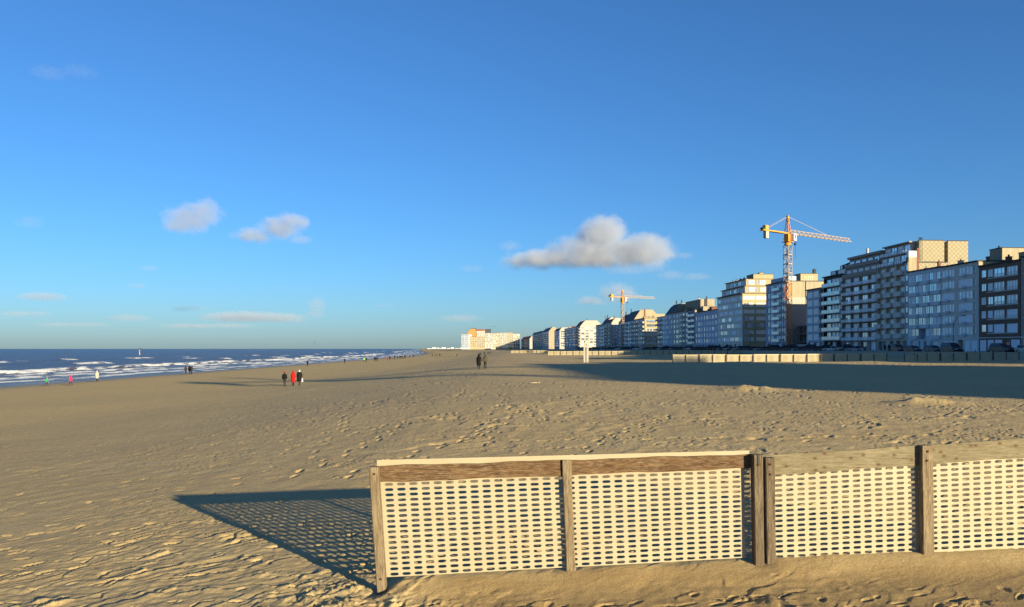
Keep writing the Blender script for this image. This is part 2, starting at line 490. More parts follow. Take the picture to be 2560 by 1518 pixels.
def add_clods(X, Y, Z):
    """broken lumps of damp sand at the left end of the fence and over the trampled strip before it"""
    n = int(np.searchsorted(Y[:, 0], 9.6))
    x, y = X[:n], Y[:n]
    pile = (np.exp(-(((x + 1.85) / 0.55) ** 2 + ((y - 8.15) / 0.65) ** 2)) + 0.9 * np.exp(-(((x + 1.5) / 1.3) ** 2 + ((y - 7.4) / 0.38) ** 2))) * np.clip(.85 + 1.1 * pnoise(x / .35, y / .3, 66), 0, 1)
    strip_ = (1 - sstep(7.2, 7.5, y)) * sstep(-0.1, 0.45, pnoise(x / .55, y / .35, 64)) * sstep(-1.4, -.5, x)
    left = sstep(-1.5, -2.4, x) * sstep(0.12, 0.5, pnoise(x / .9, y / .45, 65)) * .8
    m = np.clip(pile + 0.55 * strip_ + .5 * left, 0, 1)
    add = np.zeros(x.shape)
    for sc, amp, sd in ((0.17, 0.046, 3), (0.085, 0.022, 4), (0.045, .010, 5)):
        wx = x + .02 * pnoise(x / .07, y / .07, sd + 70); wy = y + .02 * pnoise(x / .07, y / .07, sd + 71)
        f1, f2, hh = worley(wx / sc, wy / (sc * 1.15), sd)
        add += amp * sstep(0.0, 0.22, f2 - f1) * np.clip(hh * 1.7 - .65, 0, 1)
    Z[:n] += add * m

def grid_mesh(name, X, Y, Z, mat, attrs=None):
    nr, nc = X.shape
    me = bpy.data.meshes.new(name)
    co = np.stack([X, Y, Z], -1).reshape(-1, 3).astype(np.float32)
    idx = np.arange(nr * nc).reshape(nr, nc)
    q = np.stack([idx[:-1, :-1], idx[:-1, 1:], idx[1:, 1:], idx[1:, :-1]], -1).reshape(-1, 4).astype(np.int32)
    me.vertices.add(len(co)); me.vertices.foreach_set('co', co.ravel())
    me.loops.add(q.size); me.loops.foreach_set('vertex_index', q.ravel())
    me.polygons.add(len(q)); me.polygons.foreach_set('loop_start', np.arange(0, q.size, 4, dtype=np.int32))
    me.polygons.foreach_set('use_smooth', np.ones(len(q), dtype=bool))
    for k, v in (attrs or {}).items():
        at = me.attributes.new(k, 'FLOAT', 'POINT'); at.data.foreach_set('value', v.astype(np.float32).ravel())
    me.update(calc_edges=True)
    me.materials.append(mat)
    return me

ys = [5.0]
while ys[-1] < 9000:
    y = ys[-1]
    if y < 260: dy = min(max(y * y / 3700.0, 0.019), 12.0)
    else: dy = min(12.0 * (y / 260.0) ** 1.6, 900)
    ys.append(y + dy)
ys = np.array(ys)
sl = np.arange(-0.80, 0.8001, 0.0015)
ext = 0.80 * np.exp(np.linspace(0.02, 3.6, 34))
sl = np.concatenate([-ext[::-1], sl, ext])
GX = ys[:, None] * sl[None, :]
GY = np.repeat(ys[:, None], len(sl), 1)
GZ = sand_h(GX, GY)
add_clods(GX, GY, GZ)

# footprints pressed into the sand
def footprint(x, y, ang, L, W, depth):
    r = L * 1.5
    i0, i1 = np.searchsorted(ys, [y - r, y + r])
    if i1 - i0 < 2: return
    j0, j1 = np.searchsorted(sl, [(x - r) / y, (x + r) / y])
    if j1 - j0 < 2: return
    X = GX[i0:i1, j0:j1] - x; Y = GY[i0:i1, j0:j1] - y
    c, s = math.cos(ang), math.sin(ang)
    u = (X * c + Y * s) / (L / 2); v = (-X * s + Y * c) / (W / 2 * (1.0 + 0.15 * u / 1.2))
    e = np.sqrt(u * u + v * v)
    GZ[i0:i1, j0:j1] += -depth * (1 - sstep(0.6, 1.02, e)) + depth * 0.16 * np.exp(-((e - 1.18) / 0.16) ** 2)

rng = random.Random(11)
for k in range(420):       # in front of the fence
    x = rng.uniform(-6.5, 7.0); y = rng.uniform(6.2, 7.75) if x > -1.6 else rng.uniform(6.2, 12)
    if x > -1.0 and y > 7.55: continue
    footprint(x, y, rng.gauss(0.35, 0.5), rng.uniform(.10, .28), rng.uniform(.05, .10), rng.uniform(.008, .028))
for k in range(300):       # behind the fence and to the left
    y = rng.uniform(9.2, 26); x = rng.uniform(-0.7 * y, 0.7 * y)
    footprint(x, y, rng.gauss(0.6, 0.6), rng.uniform(.24, .34), rng.uniform(.10, .15), rng.uniform(.02, .045))
for k in range(44):        # tracks of steps
    y = rng.uniform(14, 85); x = rng.uniform(-8, 0.55 * y); an = rng.gauss(0.9, 0.7)
    for q in range(rng.randint(10, 34)):
        sd = 0.11 if q % 2 else -0.11
        footprint(x - math.sin(an) * sd, y + math.cos(an) * sd, an, .34, .15, rng.uniform(.04, .065))
        x += math.cos(an) * 0.68; y += math.sin(an) * 0.68; an += rng.gauss(0, .05)
        if y < 9.5 or y > 110: break

def ground_z(x, y):
    return float(sand_h(np.array([float(x)]), np.array([float(y)]), False)[0])

beach = put('beach', grid_mesh('beach', GX, GY, GZ, M['sand']))
tag(beach, 'wide golden sand beach with footprints and wind ripples', 'beach', kind='structure')
bx_ = np.linspace(-140, 180, 81); by_ = np.linspace(-320, 5.0, 66)
BX, BY = np.meshgrid(bx_, by_)
b2 = put('beach', grid_mesh('beach_behind', BX, BY, sand_h(BX, BY, False), M['sand']))
tag(b2, 'stretch of sand beach continuing behind the viewpoint', 'beach', kind='structure')

# ------------------------------------------------------------------ sea
yv = [10.0]
while yv[-1] < 12000:
    y = yv[-1]; yv.append(y + min(max(y / 170.0, 0.5), 400))
yv = np.array(yv)
ov = list(np.arange(-18, 150, 0.62))
while ov[-1] < 12000: ov.append(ov[-1] + 0.62 + (ov[-1] - 148) * 0.045)
ov = np.array(ov)[::-1]
O, SY = np.meshgrid(ov, yv)
SX = shore_x(SY) - O
foam = np.zeros_like(O)
amp_in = sstep(2, 40, O)
SZ = (0.17 * pnoise(SX / 9.0, SY / 21.0, 70) + 0.10 * pnoise(SX / 3.6, SY / 7.0, 71) + 0.05 * pnoise(SX / 1.6, SY / 2.8, 75)) * amp_in
SZ = SZ + 0.28 * pnoise(SX / 22.0, SY / 90.0, 72) * sstep(30, 80, O)
far_fade = 1 - sstep(900, 2200, SY)
rngw = random.Random(5)
for off, A, wd, thr, wl, sd in ((3.2, .05, 1.1, -.45, 26, 81), (9.5, .12, 1.6, -.60, 30, 82), (17, .20, 2.0, -.45, 44, 83), (24, .34, 2.2, -.25, 40, 84),
                                (38, .70, 2.8, -.35, 60, 85), (52, .40, 2.4, .10, 30, 90), (70, .60, 2.8, .06, 36, 86), (96, .5, 2.8, .18, 30, 87), (128, .5, 3, .24, 26, 88)):
    line = off + 0.18 * min(off, 30) * pnoise(SY / (wl * 1.3), SY * 0 + sd, sd) * 1.6 + 0.09 * min(off, 30) * pnoise(SY / 8.0, SY * 0 + sd + .5, sd + 3)
    msk = sstep(thr, thr + 0.30, pnoise(SY / wl, SY * 0 + 0.7 * sd, sd + 9))
    d = O - line                       # positive = seaward
    crest = np.exp(-np.where(d > 0, (d / (wd * 2.2)) ** 2, (d / (wd * 0.7)) ** 2))
    SZ = SZ + A * crest * (0.35 + 0.65 * msk)
    band = sstep(-wd * 1.9, -wd * 0.5, d) * (1 - sstep(wd * 0.1, wd * 1.0, d))
    band = band * np.clip(0.75 + 0.9 * pnoise(SX / 1.6, SY / 5.0, sd + 40), 0, 1.1)
    foam = np.maximum(foam, band * msk * (0.95 if off > 5 else 0.8))
    trail = sstep(-wd * 6, -wd * 1.5, d) * (1 - sstep(-wd * 0.5, 0, d))
    foam = np.maximum(foam, trail * msk * 0.30 * (1 if off < 45 else 0.5))
foam = np.maximum(foam, 0.42 * (1 - sstep(2, 26, O)) * sstep(-0.15, 0.35, pnoise(SX / 4.0, SY / 16.0, 93)))
cap = sstep(0.60, 0.80, pnoise(SX / 3.2, SY / 8.0, 91) * 0.8 + 0.45 * pnoise(SX / 40.0, SY / 70.0, 92)) * sstep(60, 120, O)
foam = np.maximum(foam, cap * 0.75 * (1 - sstep(500, 1100, SY)))
SZ = SZ * np.maximum(far_fade, 0.25)
shallow = 1 - sstep(8, 75, O)
# far edge dips under the haze of the horizon; far waves only as a texture
sea = put('sea', grid_mesh('sea', SX, SY, SZ, M['water'], {'foam': foam, 'shallow': shallow}))
tag(sea, 'grey blue sea with white breakers rolling onto the beach', 'sea', kind='structure')
# ------------------------------------------------------------------ promenade on the dyke
SL = 0.0615                                   # the dyke drifts left by this much per metre
LAT = 110.0                                   # facade line at Y = 0
ROAD = 4.6
DN = math.sqrt(1 + SL * SL)
def fac(t, inward=0.0, z=0.0):
    """point on the facade line at depth t, moved 'inward' from the sea"""
    return Vector((LAT - SL * t + inward / DN, t + inward * SL / DN, z))
ANG = math.atan2(-1.0, SL)                    # local x runs towards the camera, local y away from the sea
def t_of(px): return LAT * F / (px - (1280 - SL * F))

def strip(name, in0, in1, z0, z1, t0, t1, mat, label, cat='road'):
    mb = MB()
    n = 12
    for i in range(n):
        a = t0 + (t1 - t0) * i / n; b = t0 + (t1 - t0) * (i + 1) / n
        mb.hexa([fac(a, in0, z0), fac(a, in1, z0), fac(b, in1, z0), fac(b, in0, z0), fac(a, in0, z1), fac(a, in1, z1), fac(b, in1, z1), fac(b, in0, z1)])
    o = mb.build(name, mat)
    return tag(o, label, cat, kind='structure')
strip('promenade', -21.0, 60.0, 1.0, ROAD - 0.10, -260, 1560, M['asphalt'], 'asphalt promenade road along the apartment blocks')
strip('pavement', -4.0, 0.4, ROAD - 0.09, ROAD + 0.02, -260, 1560, M['paving'], 'paved footway at the foot of the apartment blocks', 'pavement')
strip('sea_wall', -21.4, -20.8, 0.5, ROAD + 0.10, -260, 1560, M['concrete'], 'low concrete wall edging the promenade above the sand', 'wall')

# ------------------------------------------------------------------ near fence
def fence_map(B0, B1, T0, T1):
    B0, B1, T0, T1 = map(Vector, (B0, B1, T0, T1))
    def f(s, h, dy=0.0):
        """s along 0..1, h height fraction, dy metres behind the front of the posts"""
        p = B0.lerp(B1, s).lerp(T0.lerp(T1, s), h)
        return Vector((p.x, p.y + dy, p.z))
    return f

def slot_panel(fm, s0, s1, h0, h1, nc, nr, dy, mat, parent, phase=0.0, th=0.006, bulge=0.006, seed=1, solid_top=None):
    """plastic sheet with rows of rounded slots, one cell at a time"""
    mb = MB()
    rg = random.Random(seed)
    L = (fm(s1, .5) - fm(s0, .5)).length; H = (fm(.5, h1) - fm(.5, h0)).length
    def P(u, v, back):
        s = s0 + (s1 - s0) * u; h = h0 + (h1 - h0) * v
        w = bulge * (math.sin(u * 6.2 * L / 2 + seed) * 0.6 + math.sin(v * 3.1) * 0.7 * math.sin(u * math.pi * 2 * L / 2.0))
        return fm(s, h, dy + w + (th if back else 0))
    a, b = 0.5, 0.5
    c, rx, rz = 0.19, 0.165, 0.27
    inner = [(c, -90), (c, -45), (c, 0), (c, 45), (c, 90), (-c, 90), (-c, 135), (-c, 180), (-c, 225), (-c, 270)]
    inn = [(cx + rx * math.cos(R(g)), rz * math.sin(R(g))) for cx, g in inner]
    out = [(c, -b), (a, -b), (a, 0), (a, b), (c, b), (-c, b), (-a, b), (-a, 0), (-a, -b), (-c, -b)]
    us = [(i + phase) / nc for i in range(-1, nc + 1)]
    for i in range(nc + 1):
        for j in range(nr):
            uc = (i - 0.5 + phase) / nc; vc = (j + 0.5) / nr
            def lim(q): return min(max(q, 0.0), 1.0)
            base = len(mb.v)
            for back in (0, 1):
                for q in inn: mb.v.append(tuple(P(lim(uc + q[0] / nc), vc + q[1] / nr, back)))
                for q in out: mb.v.append(tuple(P(lim(uc + q[0] / nc), vc + q[1] / nr, back)))
            for k in range(10):
                k2 = (k + 1) % 10
                if k in (9,) : pass
                mb.f.append((base + k, base + 10 + k, base + 10 + k2, base + k2)); mb.m.append(0); mb.smooth.append(False)
                mb.f.append((base + 20 + k2, base + 30 + k2, base + 30 + k, base + 20 + k)); mb.m.append(0); mb.smooth.append(False)
                mb.f.append((base + k2, base + 20 + k2, base + 20 + k, base + k)); mb.m.append(0); mb.smooth.append(False)
    if solid_top:
        n = 24
        for i in range(n):
            u0, u1 = i / n, (i + 1) / n
            ht0, ht1 = solid_top
            q = [fm(s0 + (s1 - s0) * u, h, dy + (th if bk else 0)) for bk in (0, 1) for u, h in ((u0, h1), (u1, h1), (u1, ht0 + (ht1 - ht0) * u1), (u0, ht0 + (ht1 - ht0) * u0))]
            mb.hexa([q[0], q[1], q[5], q[4], q[3], q[2], q[6], q[7]])
    return mb.build('panel', mat, parent)

def post(fm, s, w, h0, h1, mat, parent, depth=0.10, dx=0.0, label=None):
    c0 = fm(s, h0); c1 = fm(s, h1)
    mb = MB(); w2 = w / 2
    rg = random.Random(int(s * 1000) + 3)
    n = 5
    rings = []
    for i in range(n + 1):
        p = c0.lerp(c1, i / n); j = lambda: rg.uniform(-.002, .002)
        b = 0.008
        rings.append([(p.x + dx - w2 + b, p.y - depth + j(), p.z), (p.x + dx + w2 - b, p.y - depth + j(), p.z), (p.x + dx + w2 + j(), p.y - depth + b, p.z),
                      (p.x + dx + w2, p.y - 0.002, p.z), (p.x + dx - w2, p.y - 0.002, p.z), (p.x + dx - w2 + j(), p.y - depth + b, p.z)])
    mb.rings(rings, 0, True, False)
    o = put('post', None if False else mb.mesh('post', mat), parent)
    if label: o['label'] = label
    return o

def board(fm, s0, s1, ha0, hb0, ha1, hb1, mat, parent, th=0.022, dy=0.0, label=None):
    """plank from s0 to s1; lower/upper edge heights at both ends"""
    mb = MB(); n = 26
    for i in range(n):
        u0, u1 = i / n, (i + 1) / n
        wv = lambda u, lo: .004 * math.sin(u * 19 + (2 if lo else 0)) + .003 * math.sin(u * 47 + (1 if lo else 4))      # warped edges
        P = lambda u, lo, y: fm(s0 + (s1 - s0) * u, (ha0 + (ha1 - ha0) * u + wv(u, 1)) if lo else (hb0 + (hb1 - hb0) * u + wv(u, 0) - .004), dy + y + .004 * math.sin(u * 11))
        mb.hexa([P(u0, 1, 0), P(u1, 1, 0), P(u1, 1, th), P(u0, 1, th), P(u0, 0, 0), P(u1, 0, 0), P(u1, 0, th), P(u0, 0, th)])
    o = mb.build('rail_board', mat, parent)
    if label: o['label'] = label
    return o

def bolt(parent, p, r=0.013, mat=None):
    mb = MB()
    mb.tube([(p[0], p[1] + 0.004, p[2]), (p[0], p[1] - 0.008, p[2])], r, 8)
    mb.tube([(p[0], p[1] - 0.008, p[2]), (p[0], p[1] - 0.014, p[2])], r * 0.5, 6)
    return mb.build('bolt', mat or M['rust'], parent)

U1 = fence_map((-1.345, 8.10, 2.86), (2.609, 8.30, 3.02), (-1.426, 8.10, 4.10), (2.592, 8.30, 4.20))
f1 = empty('beach_fence', (-1.35, 8.05, 2.9), 0, 'cream slotted beach fence bay with reddish brown top board, standing in sand', 'fence')
def adopt(o, par):
    o.parent = par; o.matrix_parent_inverse = Matrix.Translation(-Vector(par.location)); return o
p_ = [slot_panel(U1, 0.005, 0.985, 0.045, 0.845, 31, 18, 0.025, M['panel'], None, 0.35, seed=3, solid_top=(1.030, 1.012)),
      board(U1, 0.0, 0.993, 0.845, 0.985, 0.855, 0.985, M['wood_brown'], None),
      post(U1, 0.0, 0.094, -0.25, 0.985, M['post'], None),
      post(U1, 0.497, 0.094, -0.20, 0.985, M['post'], None, 0.04),
      post(U1, 0.998, 0.098, -0.20, 0.985, M['post_dark'], None, 0.115),
      bolt(None, U1(0.0, 0.93, -0.102) + Vector((0.01, 0, 0))), bolt(None, U1(0.0, 0.06, -0.102) + Vector((0.005, 0, 0))),
      bolt(None, U1(0.998, 0.90, -0.117) + Vector((0.002, 0, 0)), 0.017)]
mb = MB(); q = U1(0.998, 0.95, -0.118); mb.box(q.x - .008, q.x + .016, q.y - .004, q.y + .004, q.z - .055, q.z + .045)
p_.append(mb.build('groove_mark', M['dark'], None))  # dark box added where the post has a dark groove
for o in p_: adopt(o, f1)
U2 = fence_map((2.715, 8.30, 2.99), (6.42, 8.50, 3.12), (2.700, 8.30, 4.165), (6.40, 8.50, 4.375))
f2 = empty('beach_fence', (2.71, 8.25, 3.0), 0, 'cream slotted beach fence bay with wide pale grey top board', 'fence')
p_ = [slot_panel(U2, 0.0, 0.985, 0.0, 0.83, 30, 18, 0.030, M['panel'], None, 0.7, seed=9),
      board(U2, 0.0, 0.995, 0.815, 1.0, 0.835, 1.0, M['wood_grey'], None),
      post(U2, 0.004, 0.098, -0.15, 0.985, M['post_dark'], None, 0.105),
      post(U2, 0.468, 0.122, -0.15, 1.0, M['post'], None, 0.075),
      post(U2, 0.99, 0.098, -0.15, 1.0, M['post'], None, 0.10)]
for s_, h_ in ((0.004, .93), (0.004, .84), (0.468, .95), (0.466, .87)):
    p_.append(bolt(None, U2(s_, h_, -0.108 if s_ < .1 else -0.078), 0.012))
for o in p_: adopt(o, f2)

# ------------------------------------------------------------------ far windbreak rows
def windbreak(kind=0):
    """one 4 m unit: three posts, top board, two sheets. local x along, origin at left base"""
    parts = []
    for i in range(3):
        mb = MB(); mb.box(-0.05 + 2.0 * i - (0.0 if i == 1 else 0.0), 0.05 + 2.0 * i, -0.10, -0.01, -0.3, 1.14 - 0.02 * (i == 1))
        parts.append(('post', mb.mesh('post_far', M['post_dark'])))
    mb = MB(); mb.box(-0.05, 4.05, 0.0, 0.04, 1.02, 1.16)
    parts.append(('rail_board', mb.mesh('rail_far', M['panel_far'])))
    for i in range(2):
        mb = MB(); n = 8
        for k in range(n):
            x0 = 0.04 + 2.0 * i + 1.92 * k / n; x1 = 0.04 + 2.0 * i + 1.92 * (k + 1) / n
            lift0 = lift1 = -0.1
            if kind == 1:
                lift0 = lift1 = 0.20
                if i == 1: lift0 = 0.20; lift1 = 0.20 + 0.25 * max(0, (k - 5) / 2)
            if kind == 2 and i == 1: lift0 = 0.9 - 0.95 * k / n; lift1 = 0.9 - 0.95 * (k + 1) / n
            b0 = 0.02 * math.sin(k * 1.1); b1 = 0.02 * math.sin(k * 1.1 + 1.1)
            mb.hexa([(x0, .045 + b0, lift0), (x1, .045 + b1, lift1), (x1, .053 + b1, lift1), (x0, .053 + b0, lift0),
                     (x0, .045 + b0, 1.03), (x1, .045 + b1, 1.03), (x1, .053 + b1, 1.03), (x0, .053 + b0, 1.03)])
        parts.append(('panel', mb.mesh('sheet_far', M['sheet_far'])))
    return parts
WB = [windbreak(0), windbreak(1), windbreak(2)]

def wind_row(A, B, group, label, special={}, skip=(), zadd=0.0, gap=4.12, scale_z=1.0):
    A = Vector(A); B = Vector(B); n = int((B - A).length / gap); d = (B - A).normalized()
    rz = math.atan2(d.y, d.x); rg = random.Random(n)
    for i in range(n):
        if i in skip: continue
        p = A + d * (i * gap)
        k, lb = special.get(i, (0, label))
        z = min(ground_z(p.x, p.y), ground_z(p.x + d.x * 4, p.y + d.y * 4)) + zadd + rg.uniform(-.03, .03)
        e = empty('windbreak_fence', (p.x, p.y, z), rz + rg.uniform(-.01, .01), lb, 'fence', group)
        e.scale = (1, 1, scale_z)
        e.rotation_euler[0] = rg.uniform(-.04, .04)
        for nm, me in WB[k]: put(nm, me, e)

wind_row((24.2, 117.5), (80, 119.5), 'windbreak row across the beach before the parked cars', 'cream windbreak fence unit in the row nearest the two white poles',
         {2: (1, 'cream windbreak fence unit whose sheets hang torn free above the sand')}, skip=(8,), scale_z=1.08)
e = empty('windbreak_fence', (24.2 + 8 * 4.12 + 2.06, 117.75, ground_z(60, 118) - .03), 0.035, 'single windbreak bay beside the open gap in its row', 'fence')
for nm, me in (WB[0][0], WB[0][1], WB[0][4]): put(nm, me, e)
wind_row((11.6, 252), (88, 250), 'windbreak row further along the beach', 'cream windbreak fence unit in the long row beyond the two white poles',
         {7: (2, 'cream windbreak fence unit with one sheet collapsed to a triangle')}, scale_z=1.12)
wind_row((-0.5, 372), (44, 366), 'windbreak row furthest along the beach', 'pale windbreak fence unit in the furthest short row on sand', scale_z=1.12)

# low bollards on the promenade edge
mb = MB(); mb.tube([(0, 0, 0), (0, 0, .55), (0, 0, .62)], [.07, .065, .03], 8)
bol = mb.mesh('bollard', M['dark'])
for k in range(46):
    t = 128 + k * 3.4
    p = fac(t, -20.2, ROAD - .1)
    tag(put('bollard', bol, None, p), 'short dark bollard on the promenade edge above the sand', 'bollard', 'bollards along the promenade edge')

# two tall white beach posts
for px, top, w, lab in ((1461.2, 856, 0.25, 'shorter white timber beach post with dark slanted cap'), (1468.7, 850, 0.29, 'taller white timber beach post beside its shorter twin')):
    Y = 117.0 if px < 1465 else 117.4
    X = (px - 1280) / F * Y
    zg = ground_z(X, Y); zt = CAMZ - (top - HOR) / F * Y
    r = empty('beach_post', (X, Y, zg), 0, lab, 'post', 'pair of white beach posts')
    mb = MB(); mb.box(-w / 2, -0.03, -w / 2, w / 2, -0.5, zt - zg); mb.box(-0.03, 0.03, -w / 2 + .04, w / 2 - .04, -0.5, zt - zg - .02); mb.box(0.03, w / 2, -w / 2, w / 2, -0.5, zt - zg)
    mb.build('pole', M['white_paint'], r)
    mb = MB(); h = zt - zg
    tilt = .22 if px < 1465 else 0.02
    mb.hexa([(-w/2-.02, -w/2-.02, h + .002), (w/2+.02, -w/2-.02, h + .002), (w/2+.02, w/2+.02, h + .002), (-w/2-.02, w/2+.02, h + .002), (-w/2-.02, -w/2-.02, h+.05), (w/2+.02, -w/2-.02, h+.05+tilt), (w/2+.02, w/2+.02, h+.05+tilt), (-w/2-.02, w/2+.02, h+.05)])
    mb.build('cap', M['dark'] if px < 1465 else M['white_paint'], r)

# ------------------------------------------------------------------ street lamps and sign
def lamp_meshes():
    mb = MB(); mb.tube([(0, 0, 0), (0, 0, .9), (0, 0, .95), (0, 0, 6.0)], [.11, .11, .07, .05], 8)
    a = mb.mesh('lamp_pole', M['dark'])
    mb = MB(); mb.tube([(0, 0, 4.9), (0.35, 0, 5.9), (0.7, 0, 6.5), (0.9, 0, 6.75), (1.2, 0, 6.85), (1.9, 0, 6.85)], .04, 6)
    b = mb.mesh('lamp_arm', M['dark'])
    mb = MB()
    rr = []
    for i, (x, w, h) in enumerate(((1.45, .05, .03), (1.6, .12, .07), (2.0, .14, .08), (2.3, .06, .04))):
        rr.append([(x, w * math.cos(k * math.pi / 4), 6.87 + h * math.sin(k * math.pi / 4)) for k in range(8)])
    mb.rings(rr)
    c = mb.mesh('lamp_head', M['dark'])
    return a, b, c
LM = lamp_meshes()
for px, lab in ((2374, 'dark street lamp before the pale grey block with tall curtain windows'), (2139, 'dark street lamp before the block with railed balconies'), (1982, 'dark street lamp beside the crane building site'),
                (1873, 'dark street lamp before the stepped cream block'), (1730, 'dark street lamp before the purple grey block'), (1640, 'dark street lamp before the gabled cream block')):
    # on the line 19.3 m in front of the facades
    k = (px - 1280) / F
    t = (LAT - 19.3 / DN) / (k + SL)
    p = fac(t, -19.3, ROAD - .1)
    e = empty('street_lamp', p, R(-8), lab, 'lamp', 'street lamps along the promenade')
    for nm, me in zip(('pole', 'arm', 'lamp_head'), LM): put(nm, me, e)

M['sign_red'] = simple('sign_red', (0.55, 0.02, 0.02), 0.4, 0.4)
M['sign_white'] = simple('sign_white', (0.8, 0.8, 0.8), 0.4, 0.4, 0.03)
p = pix(2521, 859, 133)
e = empty('road_sign', (p.x, p.y, ROAD - .1), 0, 'round red ringed white road sign on a thin post by the parked cars', 'sign')
mb = MB(); mb.tube([(0, .04, 0), (0, .04, 2.0)], .035, 6); mb.build('post', M['dark'], e)
zc = p.z - ROAD + .1
mb = MB()
n = 24
for k in range(n):
    a0, a1 = 2*math.pi*k/n, 2*math.pi*(k+1)/n
    for r0, r1, m, y in ((.0, .26, 1, -.004), (.26, .40, 0, 0.0)):
        mb.face([(r0*math.cos(a0), y, zc + r0*math.sin(a0)), (r1*math.cos(a0), y, zc + r1*math.sin(a0)), (r1*math.cos(a1), y, zc + r1*math.sin(a1)), (r0*math.cos(a1), y, zc + r0*math.sin(a1))], m)
    mb.face([(.40*math.cos(a0), 0, zc+.40*math.sin(a0)), (.40*math.cos(a1), 0, zc+.40*math.sin(a1)), (.40*math.cos(a1), .02, zc+.40*math.sin(a1)), (.40*math.cos(a0), .02, zc+.40*math.sin(a0))], 0)
    mb.face([(0, .02, zc), (.40*math.cos(a1), .02, zc+.40*math.sin(a1)), (.40*math.cos(a0), .02, zc+.40*math.sin(a0))], 0)
mb.build('sign_face', [M['sign_red'], M['sign_white']], e)
mb = MB(); mb.box(-.07, .07, -.012, -.006, zc - .15, zc + .15); mb.box(-.12, -.05, -.011, -.005, zc - .05, zc + .1)
mb.build('symbol', M['dark'], e)
# ------------------------------------------------------------------ buildings
def _glass(name, c, rough, spec=0.6, ior=2.6, metal=0.0):
    t = NT(name); n = t.noise(0.7, 3, 0.5, t.pos())
    p = t.pbr(t.mix(n, tuple(q * 0.6 for q in c), tuple(q * 1.5 for q in c)), rough, spec)
    p.inputs['IOR'].default_value = ior; p.inputs['Metallic'].default_value = metal
    return t.mat
M['glass'] = _glass('window_glass', (0.42, 0.48, 0.55), 0.07, metal=0.75)      # sun-reflecting coated panes
M['frame'] = simple('window_frame_white', (0.80, 0.80, 0.78), 0.5, 0.3, 0.05)
M['frame_dark'] = simple('window_frame_dark', (0.10, 0.10, 0.11), 0.5, 0.3, 0.05)
M['curtain'] = simple('white_curtain', (0.88, 0.88, 0.88), 0.8, 0.2, 0.10, 1.2)
M['blind'] = simple('roller_blind', (0.84, 0.84, 0.88), 0.5, 0.4, 0.05, 0.4)
M['blind_cream'] = simple('roller_blind_cream', (0.66, 0.62, 0.52), 0.6, 0.3, 0.05, 0.4)
M['glass_rail'] = _glass('glass_balustrade', (0.42, 0.58, 0.58), 0.12)
M['slat'] = simple('balcony_slat', (0.82, 0.84, 0.88), 0.5, 0.4, 0.08, 1.5)
M['roof_dark'] = simple('dark_roofing', (0.045, 0.045, 0.05), 0.8, 0.3, 0.3, 0.8)
M['roof_red'] = simple('red_tile_roof', (0.27, 0.09, 0.05), 0.8, 0.2, 0.25, 1.5)
M['slate'] = simple('slate_roof', (0.06, 0.065, 0.08), 0.7, 0.3, 0.25, 1.0)
M['brick'] = make_brick('brown_brick', (0.24, 0.15, 0.10), (0.19, 0.115, 0.08), (0.21, 0.17, 0.145))
M['brick_red'] = make_brick('red_brick', (0.24, 0.09, 0.06), (0.18, 0.07, 0.05), (0.2, 0.17, 0.15))
M['grey_stone'] = simple('pale_grey_stone', (0.62, 0.60, 0.55), 0.7, 0.2, 0.10, 0.4, 0, 0.3)
M['grey_blue'] = simple('grey_blue_panel', (0.50, 0.55, 0.60), 0.5, 0.3, 0.08, 0.5)
M['brown_conc'] = simple('brown_concrete', (0.34, 0.29, 0.25), 0.85, 0.2, 0.12, 0.5)
M['taupe'] = simple('taupe_render', (0.55, 0.50, 0.43), 0.85, 0.2, 0.10, 0.5, 0, 0.3)
M['black_clad'] = simple('black_cladding', (0.035, 0.037, 0.042), 0.6, 0.3, 0.15, 0.6)
M['cream'] = simple('cream_sunlit_render', (0.37, 0.305, 0.18), 0.85, 0.2, 0.08, 0.35, 0, 0.25)  # sun-facing copy of the cream, its colour set for direct sun
M['cream_grey'] = simple('cream_shaded_front', (0.66, 0.61, 0.52), 0.6, 0.25, 0.08, 0.4, 0, 0.2)  # shaded-front copy of the cream, its colour lifted against weak fill
M['blank_wall'] = simple('blank_gable_render', (0.34, 0.295, 0.205), 0.9, 0.15, 0.14, 0.25, 0, 0.5)
M['white_wall'] = simple('white_render', (0.38, 0.365, 0.325), 0.85, 0.2, 0.07, 0.4, 0, 0.2)
M['blue_wall'] = simple('blue_grey_render', (0.41, 0.46, 0.55), 0.8, 0.25, 0.1, 0.5)
M['purple_wall'] = simple('purple_grey_panel', (0.49, 0.48, 0.58), 0.75, 0.3, 0.1, 0.4)
M['ochre'] = simple('ochre_gable', (0.40, 0.22, 0.08), 0.85, 0.2, 0.1, 0.3)
M['slate_diamond'] = make_slates('diamond_shingles', (0.36, 0.315, 0.215), (0.335, 0.295, 0.20), (0.21, 0.18, 0.12))
M['garage'] = simple('white_garage_door', (0.80, 0.81, 0.88), 0.5, 0.3, 0.04, 0.6)

